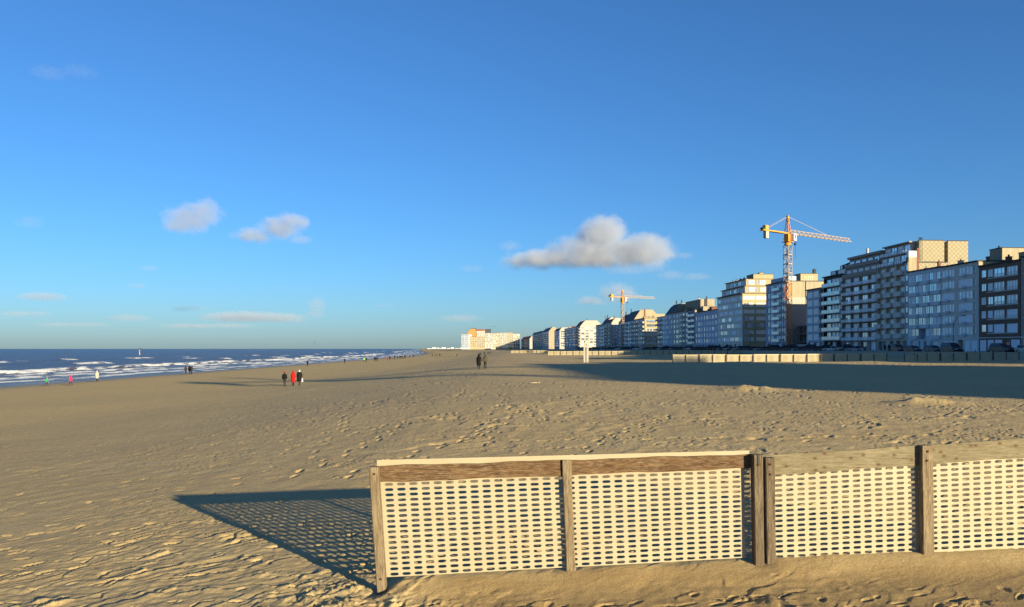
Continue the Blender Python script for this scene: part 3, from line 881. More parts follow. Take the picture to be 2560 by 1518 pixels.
def win_mesh(style):
    mb = MB()      # slots: 0 frame 1 glass 2 curtain/blind
    if style == 'blind' or style == 'blindc':
        n = 9
        for k in range(n):
            z0, z1 = k / n, (k + 1) / n
            mb.face([(0, .02, z0), (1, .02, z0), (1, .045, z1), (0, .045, z1)], 2)
            mb.face([(0, .045, z1), (1, .045, z1), (1, .02, z1), (0, .02, z1)], 2)
        for x0, x1 in ((0, .025), (.975, 1)): mb.box(x0, x1, 0, .06, 0, 1, 0)
    else:
        nm = {'glass': 2, 'glass3': 3, 'curt': 4, 'curt3': 3, 'dark': 2, 'door': 2, 'one': 1}[style]
        fw = .05 / max(1, nm) + .015
        mb.box(0, 1, 0, .08, 0, .05, 0); mb.box(0, 1, 0, .08, .95, 1, 0)
        for k in range(nm + 1):
            c = k / nm; x0 = max(0, c - fw / 2); x1 = min(1, c + fw / 2)
            if k == 0: x1 = fw
            if k == nm: x0 = 1 - fw
            mb.box(x0, x1, .002, .078, .05, .95, 0)
        mb.face([(0.01, .05, .03), (.99, .05, .03), (.99, .05, .97), (.01, .05, .97)], 1)
        if style in ('curt', 'curt3'):
            rg = random.Random(nm)
            for k in range(nm):
                a, b = k / nm + fw / 2, (k + 1) / nm - fw / 2
                w = (b - a)
                for u0, u1 in ((.0, .42), (.55, 1.0)) if k % 2 else ((.03, .55), (.70, .98)):
                    mb.face([(a + w*u0, .045, .05), (a + w*u1, .045, .05), (a + w*u1, .045, .95), (a + w*u0, .045, .95)], 2)
        if style == 'door':
            mb.face([(.55, .045, .05), (.94, .045, .05), (.94, .045, .95), (.55, .045, .95)], 2)
    fr = 'frame_dark' if style == 'dark' else 'frame'
    return mb.mesh('window_' + style, [M[fr], M['glass'], M['blind_cream'] if style == 'blindc' else (M['blind'] if style == 'blind' else M['curtain'])])
WIN = {s: win_mesh(s) for s in ('blind', 'blindc', 'glass', 'glass3', 'curt', 'curt3', 'dark', 'door', 'one')}

def par_mesh(kind):
    """balcony: floor slab + parapet, unit wide (x 0..1), unit deep (y -1..0), heights in metres"""
    mb = MB()
    mb.box(0, 1, -1, 0, -.16, 0, 0)
    if kind == 'solid':
        mb.box(0, 1, -1, -.92, 0, .95, 1); mb.box(0, .02, -.92, 0, 0, .95, 1); mb.box(.98, 1, -.92, 0, 0, .95, 1)
        mb.box(-.005, 1.005, -1.03, -.90, .95, 1.0, 0)
        ms = [M['cream_grey'], M['grey_stone']]
    elif kind == 'glass':
        mb.box(0.01, .99, -.99, -.97, .04, .95, 1); mb.box(0.005, .02, -.97, 0, .04, .95, 1); mb.box(.98, .995, -.97, 0, .04, .95, 1)
        mb.box(0, 1, -1, -.95, .95, 1.0, 0)
        ms = [M['frame'], M['glass_rail']]
    elif kind == 'slat':
        for k in range(4): mb.box(.03 + k * .25, .20 + k * .25, -.99, -.97, .05, .85, 1)
        mb.box(0, 1, -1, -.95, .85, .92, 0)
        ms = [M['brown_conc'], M['slat']]
    elif kind == 'white':
        mb.box(0, 1, -1, -.92, 0, .85, 1); mb.box(0, .03, -.92, 0, 0, .85, 1); mb.box(.97, 1, -.92, 0, 0, .85, 1)
        ms = [M['frame'], M['white_wall']]
    elif kind == 'dark':
        mb.box(0, 1, -1, -.92, 0, .9, 1); mb.box(0, .03, -.92, 0, 0, .9, 1); mb.box(.97, 1, -.92, 0, 0, .9, 1)
        ms = [M['brown_conc'], M['taupe']]
    return mb.mesh('balcony_' + kind, ms)
PAR = {k: par_mesh(k) for k in ('solid', 'glass', 'slat', 'white', 'dark')}

def grid_wall(mb, u0, u1, z0, z1, ops, P, m):
    us = sorted({u0, u1, *[min(max(q, u0), u1) for o in ops for q in o[:2]]})
    zs = sorted({z0, z1, *[min(max(q, z0), z1) for o in ops for q in o[2:4]]})
    for i in range(len(us) - 1):
        if us[i+1] - us[i] < 1e-5: continue
        for j in range(len(zs) - 1):
            if zs[j+1] - zs[j] < 1e-5: continue
            uc = (us[i] + us[i+1]) / 2; zc = (zs[j] + zs[j+1]) / 2
            if any(o[0] < uc < o[1] and o[2] < zc < o[3] for o in ops): continue
            mb.face([P(us[i], 0, zs[j]), P(us[i+1], 0, zs[j]), P(us[i+1], 0, zs[j+1]), P(us[i], 0, zs[j+1])], m)
    for o in ops:
        a, b, c, d, dep = o[:5]
        for q in (((a, c), (a, d)), ((a, d), (b, d)), ((b, d), (b, c)), ((b, c), (a, c))):
            (ua, za), (ub, zb) = q
            mb.face([P(ua, 0, za), P(ub, 0, zb), P(ub, dep, zb), P(ua, dep, za)], m)
        mb.face([P(a, dep, c), P(b, dep, c), P(b, dep, d), P(a, dep, d)], o[5] if len(o) > 5 else m)

class Bld:
    def __init__(s, name, label, t_near, t_far, setback=0.0, group=None):
        s.tn, s.tf = t_near, t_far
        s.W = (t_far - t_near) * DN
        s.o = empty(name, fac(t_far, setback, 0.0), ANG, label, 'building', group)
        s.o.location.z = ROAD
        s.wall = MB(); s.cor = MB()
        s.sills = MB()
    def x(s, px):
        """photo column -> metres along this facade"""
        return (s.tf - t_of(px)) * DN
    def mass(s, ops, z1, depth, y0=0.0, x0=0.0, x1=None, z0=-0.3, mw=0, ms=1, side_ops=(), roof=True, lip=0.25, md=2):
        """a block with openings in its sea front and in the side facing the camera; heights above the road"""
        x1 = s.W if x1 is None else x1
        grid_wall(s.wall, x0, x1, z0, z1, [o for o in ops], lambda u, d, z: (u, y0 + d, z), mw)
        grid_wall(s.wall, y0, y0 + depth, z0, z1, list(side_ops), lambda u, d, z: (x1 - d, u, z), ms)
        s.wall.face([(x0, y0 + depth, z0), (x0, y0, z0), (x0, y0, z1), (x0, y0 + depth, z1)], mw)
        s.wall.face([(x1, y0 + depth, z0), (x0, y0 + depth, z0), (x0, y0 + depth, z1), (x1, y0 + depth, z1)], mw)
        s.wall.face([(x0, y0, z1), (x1, y0, z1), (x1, y0 + depth, z1), (x0, y0 + depth, z1)], md)
        if roof:
            h = 0.30
            s.cor.box(x0 - .0, x1 + .03, y0 - lip, y0 + .28, z1 + .003, z1 + h)
            s.cor.box(x0 + .0, x1 + .03, y0 + depth - .25, y0 + depth, z1 + .003, z1 + h)
            s.cor.box(x1 - .25, x1 + .03, y0 + .28, y0 + depth - .25, z1 + .003, z1 + h)
            s.cor.box(x0 + .0, x0 + .25, y0 + .28, y0 + depth - .25, z1 + .003, z1 + h)
    def roof(s, prof, x0, x1, mr=3, me=1, y0=0.0):
        """pitched roof: (y, z) outline extruded along the facade; end caps in the side material"""
        n = len(prof)
        for i in range(n - 1):
            (ya, za), (yb, zb) = prof[i], prof[i + 1]
            s.wall.face([(x0, ya, za), (x1, ya, za), (x1, yb, zb), (x0, yb, zb)], mr)
        s.wall.face([(x1, y, z) for y, z in prof], me)
        s.wall.face([(x0, y, z) for y, z in prof][::-1], me)
    def win(s, x0, x1, z0, z1, style, y=0.12, side=None, name='window'):
        if side is None:
            return put(name, WIN[style], s.o, (x0, y, z0), (0, 0, 0), (x1 - x0, 1, z1 - z0))
        # on the side wall (facing the camera): local x runs inward
        return put(name, WIN[style], s.o, (side - y, x0, z0), (0, 0, R(90)), (x1 - x0, 1, z1 - z0))
    def balcony(s, x0, x1, z, kind, proj=1.2, y=0.0):
        return put('balcony', PAR[kind], s.o, (x0, y, z), (0, 0, 0), (x1 - x0, proj, 1))
    def part(s, name, mb, mats): return mb.build(name, mats, s.o)
    def hut(s, x0, x1, y0, y1, z0, z1, mat, name='roof_hut', cap=True):
        mb = MB(); mb.box(x0, x1, y0, y1, z0 - .2, z1, 0)
        if cap: mb.box(x0 - .1, x1 + .1, y0 - .1, y1 + .1, z1 + .002, z1 + .15, 1)
        return mb.build(name, [mat, M['roof_dark']], s.o)
    def chimney(s, x, y, z0, z1, w=0.6, mat=None, pots=1):
        mb = MB(); mb.box(x - w/2, x + w/2, y - w/2, y + w/2, z0 - .2, z1, 0); mb.box(x - w/2 - .06, x + w/2 + .06, y - w/2 - .06, y + w/2 + .06, z1, z1 + .12, 1)
        for k in range(pots):
            xx = x + (k - (pots - 1) / 2) * .3
            mb.tube([(xx, y, z1 + .12), (xx, y, z1 + .5), (xx, y, z1 + .55)], [.11, .09, .14], 8, 1)
        return mb.build('chimney', [mat or M['brick_red'], M['roof_dark']], s.o)
    def done(s, mw, ms, mtop=None, mr=None, mc=None, extra=()):
        s.part('wall', s.wall, [mw, ms, mtop or M['roof_dark'], mr or M['slate'], *extra])
        if s.cor.f: s.part('cornice', s.cor, mc or M['roof_dark'])
        if s.sills.f: s.part('sill_band', s.sills, M['grey_stone'])
        return s.o

ST = lambda seq: (lambda r: seq[r % len(seq)])

def garage_row(b, xs, z1=2.6):
    mb_ = []
    for a, c in xs:
        n = 6
        mb = MB()
        for k in range(n):
            mb.box(a, c, .06, .12, .12 + k * (z1 - .12) / n + .015, .12 + (k + 1) * (z1 - .12) / n)
        b.part('garage_door', mb, M['garage'])

rb = random.Random(3)
# --- the block just right of the frame edge and the brown brick block
def brown_block(t0, t1, label, cols, H, nf, z1st, fh, seed):
    b = Bld('apartment_block', label, t0, t1)
    ops = []; rg = random.Random(seed)
    doors = []
    for (xa, xb, st, sty) in cols:
        for f in range(nf):
            z = z1st + f * fh
            ops.append((xa, xb, z, z + 1.75, .16))
            b.win(xa, xb, z, z + 1.75, sty[f % len(sty)], .06)
    g = []
    x = 0.6
    while x < b.W - 2.6:
        if rg.random() < .85: g.append((x, x + 2.3)); ops.append((x, x + 2.3, .1, 2.6, .2))
        x += 2.75
    garage_row(b, g)
    b.mass(ops, H, 20, ms=1)
    b.sills.box(0.0, b.W, -.12, -.002, 2.75, 3.05)
    for f in range(nf):
        z = z1st + f * fh
        b.sills.box(.4, b.W - .4, -.06, -.003, z - .14, z - .03)
    return b

b = Bld('apartment_block', 'brown brick apartment block with rows of white framed bow windows', t_of(2551), t_of(2447))
ops = []; g = []
styles = {0: ['one', 'blind', 'curt', 'glass', 'one'], 1: ['blind', 'blind', 'glass', 'blind', 'curt'], 2: ['blind', 'curt', 'glass3', 'curt3', 'glass3'], 3: ['blind', 'blind', 'curt3', 'curt', 'curt3']}
for ci, (pa, pb, dz) in enumerate(((2453, 2465, .25), (2469, 2482, .2), (2484, 2511, 0), (2516.5, 2544, 0))):
    xa, xb = b.x(pa), b.x(pb)
    for f in range(5):
        z = 3.95 + f * 2.88
        ops.append((xa, xb, z + dz, z + 1.8, .16)); b.win(xa, xb, z + dz, z + 1.8, styles[ci][f], .06)
        if ci >= 2 and f in (1, 2, 3, 4):
            b.part('guard_rail', (lambda m: (m.box(xa, xb, -.10, -.06, z + .62, z + .67), m.box(xa, xb, -.10, -.06, z + .10, z + .14), [m.box(xa + (xb - xa) * k / 9 - .015, xa + (xb - xa) * k / 9 + .015, -.095, -.065, z + .14, z + .62) for k in range(10)], m)[-1])(MB()), M['frame'])
for pa, pb in ((2449.5, 2465.5), (2468.5, 2484), (2487, 2505), (2527, 2550)):
    xa, xb = b.x(pa), b.x(pb); g.append((xa, xb)); ops.append((xa, xb, .1, 2.55, .2))
garage_row(b, g, 2.5)
b.mass(ops, 18.1, 20)
b.sills.box(0.0, b.W, -.14, -.003, 2.85, 3.05)
for f in range(5): b.sills.box(b.x(2468), b.x(2546), -.10, -.003, 3.75 + f * 2.88, 3.9 + f * 2.88)
b.chimney(b.x(2465), 5, 18.1, 20.0, .9, M['brick_red'], 2)
b.chimney(b.x(2490), 7, 18.1, 19.2, .6, M['brick_red'], 2)
b.hut(b.x(2478), b.x(2500), 6, 11, 18.1, 20.6, M['cream'])
b.hut(b.x(2502), b.x(2520), 7, 12, 18.1, 21.3, M['blank_wall'])
mbx = MB()
xx = b.x(2512)
for k in range(3): mbx.tube([(xx + .4 * k, 8.2, 21.3), (xx + .4 * k, 8.2, 23.4), (xx + .4 * k, 7.9, 23.7)], .14, 7)
mbx.tube([(xx - .2, 8.0, 23.5), (xx + 1.3, 8.0, 23.8)], .22, 7)
b.part('flue', mbx, M['dark'])
mbx = MB()
for k in range(3): mbx.tube([(b.x(2519) + .35 * k, 9, 18.2), (b.x(2519) + .35 * k, 9, 21.8)], .12, 7)
b.part('flue', mbx, M['blank_wall'])
b.done(M['brick'], M['brick_red'])

b = brown_block(t_of(2760), t_of(2552.5), 'dark apartment block adjoining the brown brick block', [(1.0, 4.2, 0, ['curt', 'blind', 'glass3', 'curt']), (5.5, 8.5, 0, ['blind', 'curt', 'curt', 'glass3']), (11, 14.2, 0, ['curt3', 'glass3']), (16, 19, 0, ['blind', 'curt'])], 18.6, 5, 4.0, 2.88, 4)
b.chimney(1.2, 3, 18.6, 20.9, .9, M['black_clad'], 1)
b.done(M['brown_conc'], M['brick_red'])

# --- pale grey block, right half
b = Bld('apartment_block', 'pale grey stone apartment block with broad windows and white garage doors', t_of(2447), t_of(2352.5))
ops = []
colA = ['curt', 'curt', 'curt', 'blind', 'curt', 'curt']; colB = ['curt', 'blind', 'blind', 'curt', 'blind', 'curt']
for f in range(6):
    z = 3.75 + f * 2.62
    for pa, pb, st in ((2354, 2386, colA[f]), (2395, 2431.5, colB[f]), (2434, 2438.5, 'dark')):
        xa, xb = b.x(pa), b.x(pb); ops.append((xa, xb, z, z + 1.72, .16)); b.win(xa, xb, z, z + 1.72, st, .06)
    for pa, pb in ((2366, 2374), (2407, 2415.5)):
        mbx = MB(); xa, xb = b.x(pa), b.x(pb); mbx.box(xa, xb, -.35, -.003, z - .32, z - .02); mbx.box(xa, xb, -.35, -.32, z - .02, z + .28)
        b.part('flower_box', mbx, M['grey_blue'])
    b.sills.box(b.x(2354), b.x(2438.5), -.10, -.004, z - .16, z - .06)
g = []
for pa, pb in ((2358, 2371), (2376, 2388), (2411, 2425), (2428, 2443)):
    xa, xb = b.x(pa), b.x(pb); g.append((xa, xb)); ops.append((xa, xb, .1, 2.4, .25))
xa, xb = b.x(2394), b.x(2407); ops.append((xa, xb, .05, 2.6, 1.2)); b.win(xa + .3, xb - .3, .1, 2.3, 'dark', 1.1, name='entrance_door')
garage_row(b, g, 2.4)
b.mass(ops, 19.3, 20, lip=.35)
b.hut(b.W - 4.4, b.W - 0.4, 5.5, 10.5, 19.3, 22.3, M['blank_wall'])
b.hut(b.W - 8.5, b.W - 4.8, 7.5, 12, 19.3, 21.2, M['brick_red'])
b.chimney(b.x(2400), 9, 19.3, 23.0, .7, M['roof_dark'], 2)
b.chimney(b.x(2370), 3, 19.3, 20.6, .9, M['taupe'], 1)
b.done(M['grey_stone'], M['cream'])

# --- pale grey block, left half with ribbon windows in shallow facets
b = Bld('apartment_block', 'blue grey apartment block with continuous ribbon windows in shallow facets', t_of(2352.4), t_of(2269.6))
ops = []
n = 9
for f in range(6):
    z = 3.75 + f * 2.62
    for k in range(n):
        xa = .25 + k * (b.W - .5) / n; xb = .25 + (k + 1) * (b.W - .5) / n - .08
        if f == 0 and k in (3, 4): continue
        st = 'curt' if (k + f) % 3 == 0 else ('glass' if (k * 2 + f) % 5 else 'blind')
        ops.append((xa, xb, z, z + 1.72, .14)); b.win(xa, xb, z, z + 1.72, st, .05)
    for k in range(3):       # facets: thin wedge aprons under the windows
        x0, x1 = k * b.W / 3 + .05, (k + 1) * b.W / 3 - .05
        mbx = MB(); mbx.hexa([(x0, -.02, z - .85), (x1, -.45, z - .85), (x1, -.004, z - .85), (x0, -.004, z - .85), (x0, -.02, z - .04), (x1, -.45, z - .04), (x1, -.004, z - .04), (x0, -.004, z - .04)])
        if not (f == 0 and k == 1): b.part('apron', mbx, M['grey_blue'])
k0 = .25 + 3 * (b.W - .5) / n; k1 = .25 + 5 * (b.W - .5) / n
ops.append((k0, k1, 2.9, 5.6, 1.4))
for q in (.3, .62):
    b.win(k0 + (k1 - k0) * q, k0 + (k1 - k0) * (q + .25), 3.1, 5.3, 'curt3', 1.3)
for xa, xb, st in ((1.2, 3.0, 'blind'), (4.6, 5.3, 'door'), (6.6, 7.8, 'door'), (9.4, 12.4, 'curt')):
    ops.append((xa, xb, .3, 2.5, .5)); b.win(xa, xb, .3, 2.5, st, .4)
b.mass(ops, 19.45, 20, lip=.3)
b.chimney(b.x(2332), 1.5, 19.45, 21.0, .55, M['brick_red'], 1)
b.chimney(b.x(2290), 2.5, 19.45, 20.2, .5, M['roof_dark'], 1)
b.done(M['grey_blue'], M['cream'])

# --- tall balcony tower with a shingled gable wall
b = Bld('apartment_tower', 'tall block of stacked grey balconies with diamond shingled gable wall', t_of(2269.4), t_of(2193.2))
ops = []
cols = ((2194.5, 2211), (2215.5, 2236.5), (2241, 2262))
for f in range(7):
    z = 3.45 + f * 2.65
    for ci, (pa, pb) in enumerate(cols):
        xa, xb = b.x(pa), b.x(pb)
        ops.append((xa, xb - .05, z, z + 2.35, .6))
        b.balcony(xa - .1, xb - .6, z + .001, 'solid', .9)
        w = xb - xa
        b.win(xa + w * .30, xb - .1, z + .1, z + 2.15, ('curt3', 'curt', 'curt3')[ci], .52)
    xa, xb = b.x(2263.5), b.x(2268.6)
    ops.append((xa, xb, z + .3, z + 2.2, .15)); b.win(xa, xb, z + .3, z + 2.2, 'one', .05)
for pa, pb, st in ((2195, 2206, 'dark'), (2207, 2214, 'door'), (2224, 2234, 'dark'), (2240, 2252, 'dark'), (2256, 2267, 'door')):
    xa, xb = b.x(pa), b.x(pb); ops.append((xa, xb, .2, 2.6, .6)); b.win(xa, xb, .2, 2.6, st, .5)
b.mass(ops, 22.0, 21, lip=.1)
# shingled upper gable wall: two planes with a recess between
xw = b.W
mbx = MB()
mbx.box(xw - 9.0, xw - .02, 2.9, 9.4, 18.0, 27.5); mbx.box(xw - 9.0, xw - 1.2, 9.4, 10.3, 18.0, 27.3); mbx.box(xw - 9.0, xw + .05, 10.3, 15.5, 18.0, 27.4)
b.part('gable_wall', mbx, M['slate_diamond'])
b.part('gable_coping', (lambda m: (m.box(xw - .4, xw + .04, 2.85, 9.45, 27.503, 27.7), m.box(xw - .4, xw + .1, 10.25, 15.55, 27.403, 27.6), m)[-1])(MB()), M['roof_dark'])
mbx = MB(); mbx.box(xw - 1.3, xw + .06, .2, 2.3, 18.5, 23.4); b.part('gable_return', mbx, M['blank_wall'])
mbx = MB(); mbx.box(xw - 1.1, xw + .02, .3, 2.2, 23.403, 24.9)
b.part('roof_hut', mbx, M['frame'])
for k in range(2): b.win(.5 + k * .95, 1.3 + k * .95, 23.6, 24.7, 'one', -.03, side=xw + .02)
mbx = MB(); mbx.box(xw - 1.4, xw + .07, 2.32, 2.86, 18.5, 25.6); b.part('chimney_stack', mbx, M['brick_red'])
mbx = MB()
for k in range(3): mbx.tube([(xw - .1, 3.0 + .35 * k, 22.5), (xw - .1, 3.0 + .35 * k, 28.3)], .11, 7)
b.part('flue', mbx, M['dark'])
# set-back roof storeys with railings
for lv, (z, y) in enumerate(((22.0, 1.0), (24.65, 1.9))):
    mbx = MB(); mbx.box(.3, xw - 1.5, y, 12, z, z + 2.6); b.part('penthouse', mbx, M['brown_conc'])
    for k in range(4): b.win(.8 + k * 3.0, 3.2 + k * 3.0, z + .2, z + 2.2, ('curt', 'glass')[k % 2], y - .06)
    for k in range(3): b.balcony(.4 + k * 4.2, 4.4 + k * 4.2, z + .02, 'slat', 1.3, y - .1)
    mbx = MB(); mbx.box(.2, xw - 1.4, y - .7 + .9 * (1 - lv), 12, z + 2.602, z + 2.645 + .25 * lv); b.part('canopy', mbx, M['brown_conc'])
b.done(M['taupe'], M['slate_diamond'])

# --- block with slatted balcony rails
b = Bld('apartment_block', 'brown apartment block with long balconies railed by white slats', t_of(2193), t_of(2106.4))
ops = []
for f in range(7):
    z = 2.95 + f * 2.58
    for k in range(4):
        w = b.W / 4; xa = k * w + .12; xb = (k + 1) * w - .12
        ops.append((xa, xb, z, z + 2.3, .5))
        lit = ((f * 3 + k * 2) % 5) in (0, 3)
        b.win(xa + .9, xb - .1, z + .05, z + 2.2, 'curt' if lit else ('curt3' if (f + k) % 2 else 'glass3'), .42)
    for k in range(6):
        w = b.W / 6
        b.balcony(k * w + .02, (k + 1) * w - .02, z + .001, 'slat', .55)
for k in range(4):
    w = b.W / 4; ops.append((k * w + .8, (k + 1) * w - .8, .2, 2.6, .5)); b.win(k * w + .8, (k + 1) * w - .8, .2, 2.6, ('door', 'curt', 'dark', 'blind')[k], .4)
b.mass(ops, 21.1, 20, lip=.5, roof=False)
for lv, (z, y, ya) in enumerate(((21.1, .6, 0.0), (23.7, 1.5, .3))):
    mbx = MB(); mbx.box(.05 + 1.2 * lv, b.W - .05, y, 14, z + .01, z + 2.5); b.part('penthouse', mbx, M['brown_conc'])
    mbx = MB(); mbx.box(1.2 * lv, b.W, ya - .15, ya, z + .01, z + .95); b.part('parapet', mbx, M['brown_conc'])
    for k in range(5):
        xa = 1.6 + k * (b.W - 2.2) / 5
        b.win(xa, xa + 2.3, z + .5, z + 1.9, ('curt', 'glass3')[lv], y - .07)
mbx = MB(); mbx.box(1.0, b.W, .9, 14.2, 26.25, 26.9); b.part('roof_fascia', mbx, M['brown_conc'])
mbx = MB(); mbx.tube([(6.5, 4, 26.8), (6.5, 4, 29.0)], .35, 8); b.part('flue', mbx, M['white_wall'])
b.done(M['brown_conc'], M['brown_conc'])

# --- glass balcony block
b = Bld('apartment_block', 'black clad apartment block with greenish glass balconies', t_of(2106.2), t_of(2059.2))
ops = []
for f in range(7):
    z = 3.3 + f * 2.66
    ops.append((.1, b.W - .3, z, z + 2.35, .6))
    b.win(b.W * .34, b.W - .4, z + .02, z + 2.3, 'curt' if f % 2 else 'curt3', .52)
    b.win(b.W * .06, b.W * .30, z + .02, z + 2.3, 'dark', .53)
    for k in range(3): b.balcony(.1 + k * (b.W - .4) / 3, .1 + (k + 1) * (b.W - .4) / 3 - .04, z + .002, 'glass', .8)
for xa, xb, st in ((.8, 3.6, 'dark'), (4.8, 7.6, 'curt3'), (8.8, 11.0, 'dark')):
    ops.append((xa, xb, .2, 2.7, .6)); b.win(xa, xb, .2, 2.7, st, .5)
b.mass(ops, 22.2, 20, roof=True, lip=.6)
mbx = MB(); mbx.box(1.4, b.W, 1.5, 13, 22.5, 24.1); b.part('penthouse', mbx, M['black_clad'])
b.win(2.0, 4.6, 22.65, 23.95, 'curt', 1.42); b.win(6.4, 10.6, 22.65, 23.95, 'curt', 1.42)
mbx = MB(); mbx.hexa([(4.4, 3.0, 24.1), (b.W, 3.0, 24.1), (b.W, 13, 24.1), (4.4, 13, 24.1), (4.4, 3.0, 25.5), (b.W, 3.6, 26.4), (b.W, 13, 26.4), (4.4, 13, 25.5)])
b.part('penthouse', mbx, M['black_clad'])
for k in range(3): b.win(5.0 + k * 2.3, 5.8 + k * 2.3, 24.3, 25.4, 'one', 2.93)
b.done(M['black_clad'], M['black_clad'])

# --- low blue grey block beside the building site
b = Bld('apartment_block', 'narrow blue grey block with paired windows beside the building site', t_of(2059), t_of(2016.4))
ops = []
for f in range(6):
    z = 3.25 + f * 2.68
    for pa, pb in ((2018, 2031), (2033.5, 2046.5)):
        xa, xb = b.x(pa), b.x(pb); ops.append((xa, xb, z + .1, z + 1.95, .14)); b.win(xa, xb, z + .1, z + 1.95, 'curt', .05)
    xa, xb = b.x(2047.5), b.x(2058); ops.append((xa, xb, z, z + 2.3, 1.2)); b.win(xa + .8, xb - .3, z, z + 2.2, 'dark', 1.12)
    b.balcony(xa, xa + (xb - xa) * .55, z + .002, 'solid', .35)
    mbx = MB(); mbx.box(-1.3, -.01, .4, 2.0, z - .05, z + .10); mbx.box(-1.3, -1.22, .4, 2.0, z + .10, z + .95); b.part('side_balcony', mbx, M['taupe'])
for xa, xb, st in ((1.0, 4.2, 'dark'), (5.4, 8.2, 'dark'), (9.2, 11.4, 'door')):
    ops.append((xa, xb, .2, 2.6, .5)); b.win(xa, xb, .2, 2.6, st, .4)
b.mass(ops, 19.2, 20, lip=.55)
b.chimney(b.W - 3.2, 2.5, 19.2, 22.1, 1.1, M['brick_red'], 1)
b.hut(b.W - 1.8, b.W, 3.2, 10, 19.2, 22.3, M['blank_wall'])
b.done(M['blue_wall'], M['blank_wall'])
# --- building site under the crane: bare concrete frame in the gap
b = Bld('building_site', 'dark concrete frame of the unfinished building under the crane', t_of(2015.8), t_of(1966.6), 3.0)
mbx = MB()
for f in range(3):
    z = 3.0 + f * 2.7
    mbx = MB(); mbx.box(.3, b.W - .3, .5, 13 - f * 2, z - .22, z); b.part('floor_slab', mbx, M['brown_conc'])
    for k in range(5):
        for y in (1.0, 6.0):
            if f == 2 and y > 4: continue
            mbx = MB(); x = .8 + k * (b.W - 1.6) / 4; mbx.box(x - .15, x + .15, y, y + .3, z - 2.7 if f else 0, z - .225); b.part('column', mbx, M['brown_conc'])
mbx = MB(); mbx.box(.2, b.W - .2, 13.2, 13.5, 0, 9.5); b.part('back_wall', mbx, M['brown_conc'])
mbx = MB()
for k in range(8): mbx.box(.2 + k * 1.9, 1.95 + k * 1.9, -.05, 0.0, .1, 2.1)
b.part('hoarding', mbx, M['grey_stone'])

# --- blue block with the big bare side wall behind the crane
b = Bld('apartment_block', 'dark blue balconied block whose bare beige side wall faces the crane', t_of(1966.4), t_of(1915.2))
ops = []
for f in range(8):
    z = 3.1 + f * 2.55
    for pa, pb, kind in ((1919, 1924, 'dark'), (1926, 1934, 'curt3'), (1940.5, 1952, 'curt'), (1954, 1963.5, 'glass3')):
        xa, xb = b.x(pa), b.x(pb)
        if pa == 1919 and f == 7: continue
        ops.append((xa, xb, z + .15, z + 2.1, .2)); b.win(xa, xb, z + .15, z + 2.1, kind if (f + int(pa)) % 4 else 'blind', .1)
    b.balcony(b.x(1934.5), b.x(1953), z + .002, 'glass', .9)
for k in range(4):
    ops.append((1.2 + k * 4.4, 4.2 + k * 4.4, .2, 2.5, .6)); b.win(1.2 + k * 4.4, 4.2 + k * 4.4, .2, 2.5, ('dark', 'curt', 'blind', 'dark')[k], .5)
b.mass(ops, 23.6, 34, lip=.35)
xw = b.W
# side wall details: white lower band, downpipe, dark sheet for the shaded foot
mbx = MB(); mbx.box(xw + .003, xw + .12, .5, 12.4, 15.9, 18.2); b.part('white_band', mbx, M['white_wall'])
mbx = MB(); mbx.tube([(xw + .22, 6.8, 15.0), (xw + .22, 6.8, 23.6)], .14, 7); b.part('downpipe', mbx, M['white_wall'])
mbx = MB(); mbx.box(xw + .003, xw + .10, .5, 12.4, 0, 15.6); b.part('lower_wall_shade', mbx, M['brown_conc'])  # thin dark sheet: shade on the lower side wall, put into the colour
for k in range(3): b.win(7.0, 7.9, 6.0 + k * 2.7, 7.6 + k * 2.7, 'one', -.16, side=xw)
b.hut(xw - 5.5, xw - .6, 5.2, 11.2, 23.6, 26.3, M['cream'])
b.win(6.6, 7.2, 23.8, 25.3, 'one', -.02, side=xw - .6); b.win(7.8, 9.4, 23.8, 25.3, 'glass', -.02, side=xw - .6)
b.chimney(xw - 1.5, 10.4, 26.3, 27.8, .9, M['roof_dark'], 1)
b.hut(xw - 9, xw - 6, 3, 7, 23.6, 26.0, M['brick_red'])
b.chimney(4.5, 2, 23.6, 25.2, .5, M['white_wall'], 1); b.chimney(8.5, 2, 23.6, 25.0, .5, M['white_wall'], 1)
mbx = MB(); mbx.box(1.0, xw - 2.0, 1.4, 8, 23.9, 25.6); b.part('penthouse', mbx, M['blue_wall'])
b.done(M['blue_wall'], M['blank_wall'])

# --- stepped cream block
b = Bld('apartment_block', 'cream apartment block with stepped top floors and long window bands', t_of(1856.2), t_of(1793.4))
ops = []; sops = []; W = b.W
def srow(z, kinds):
    for (ya, yb, st) in kinds:
        sops.append((ya, yb, z, z + 1.5, .14)); b.win(ya, yb, z, z + 1.5, st, .06, side=W)
rgc = random.Random(8)
for f in range(7):
    z = 3.3 + f * 2.72
    x = .7
    while x < W - 2.5:
        w = rgc.choice((1.5, 2.2, 3.6, 5.2, 2.2))
        w = min(w, W - .5 - x)
        ops.append((x, x + w, z + .35, z + 1.95, .14)); b.win(x, x + w, z + .35, z + 1.95, rgc.choice(('blind', 'curt', 'blind', 'glass3', 'one')), .05)
        x += w + rgc.choice((.25, .25, .9))
    if f in (0, 1, 3, 5): srow(z + .4, ((.6, 2.6, 'glass'), (2.8, 4.6, 'blindc'), (5.6, 9.4, 'blindc')))
    elif f == 6: srow(z + .4, ((.5, 5.0, 'blindc'), (5.5, 9.6, 'blindc')))
    elif f == 4: srow(z + .4, ((.4, 5.0, 'blindc'), (5.6, 9.6, 'blindc')))
    else: srow(z + .4, ((.8, 1.7, 'dark'), (2.0, 4.3, 'glass3'), (4.6, 5.0, 'dark'), (5.9, 6.4, 'dark'), (6.8, 8.9, 'glass3'), (9.1, 9.6, 'dark')))
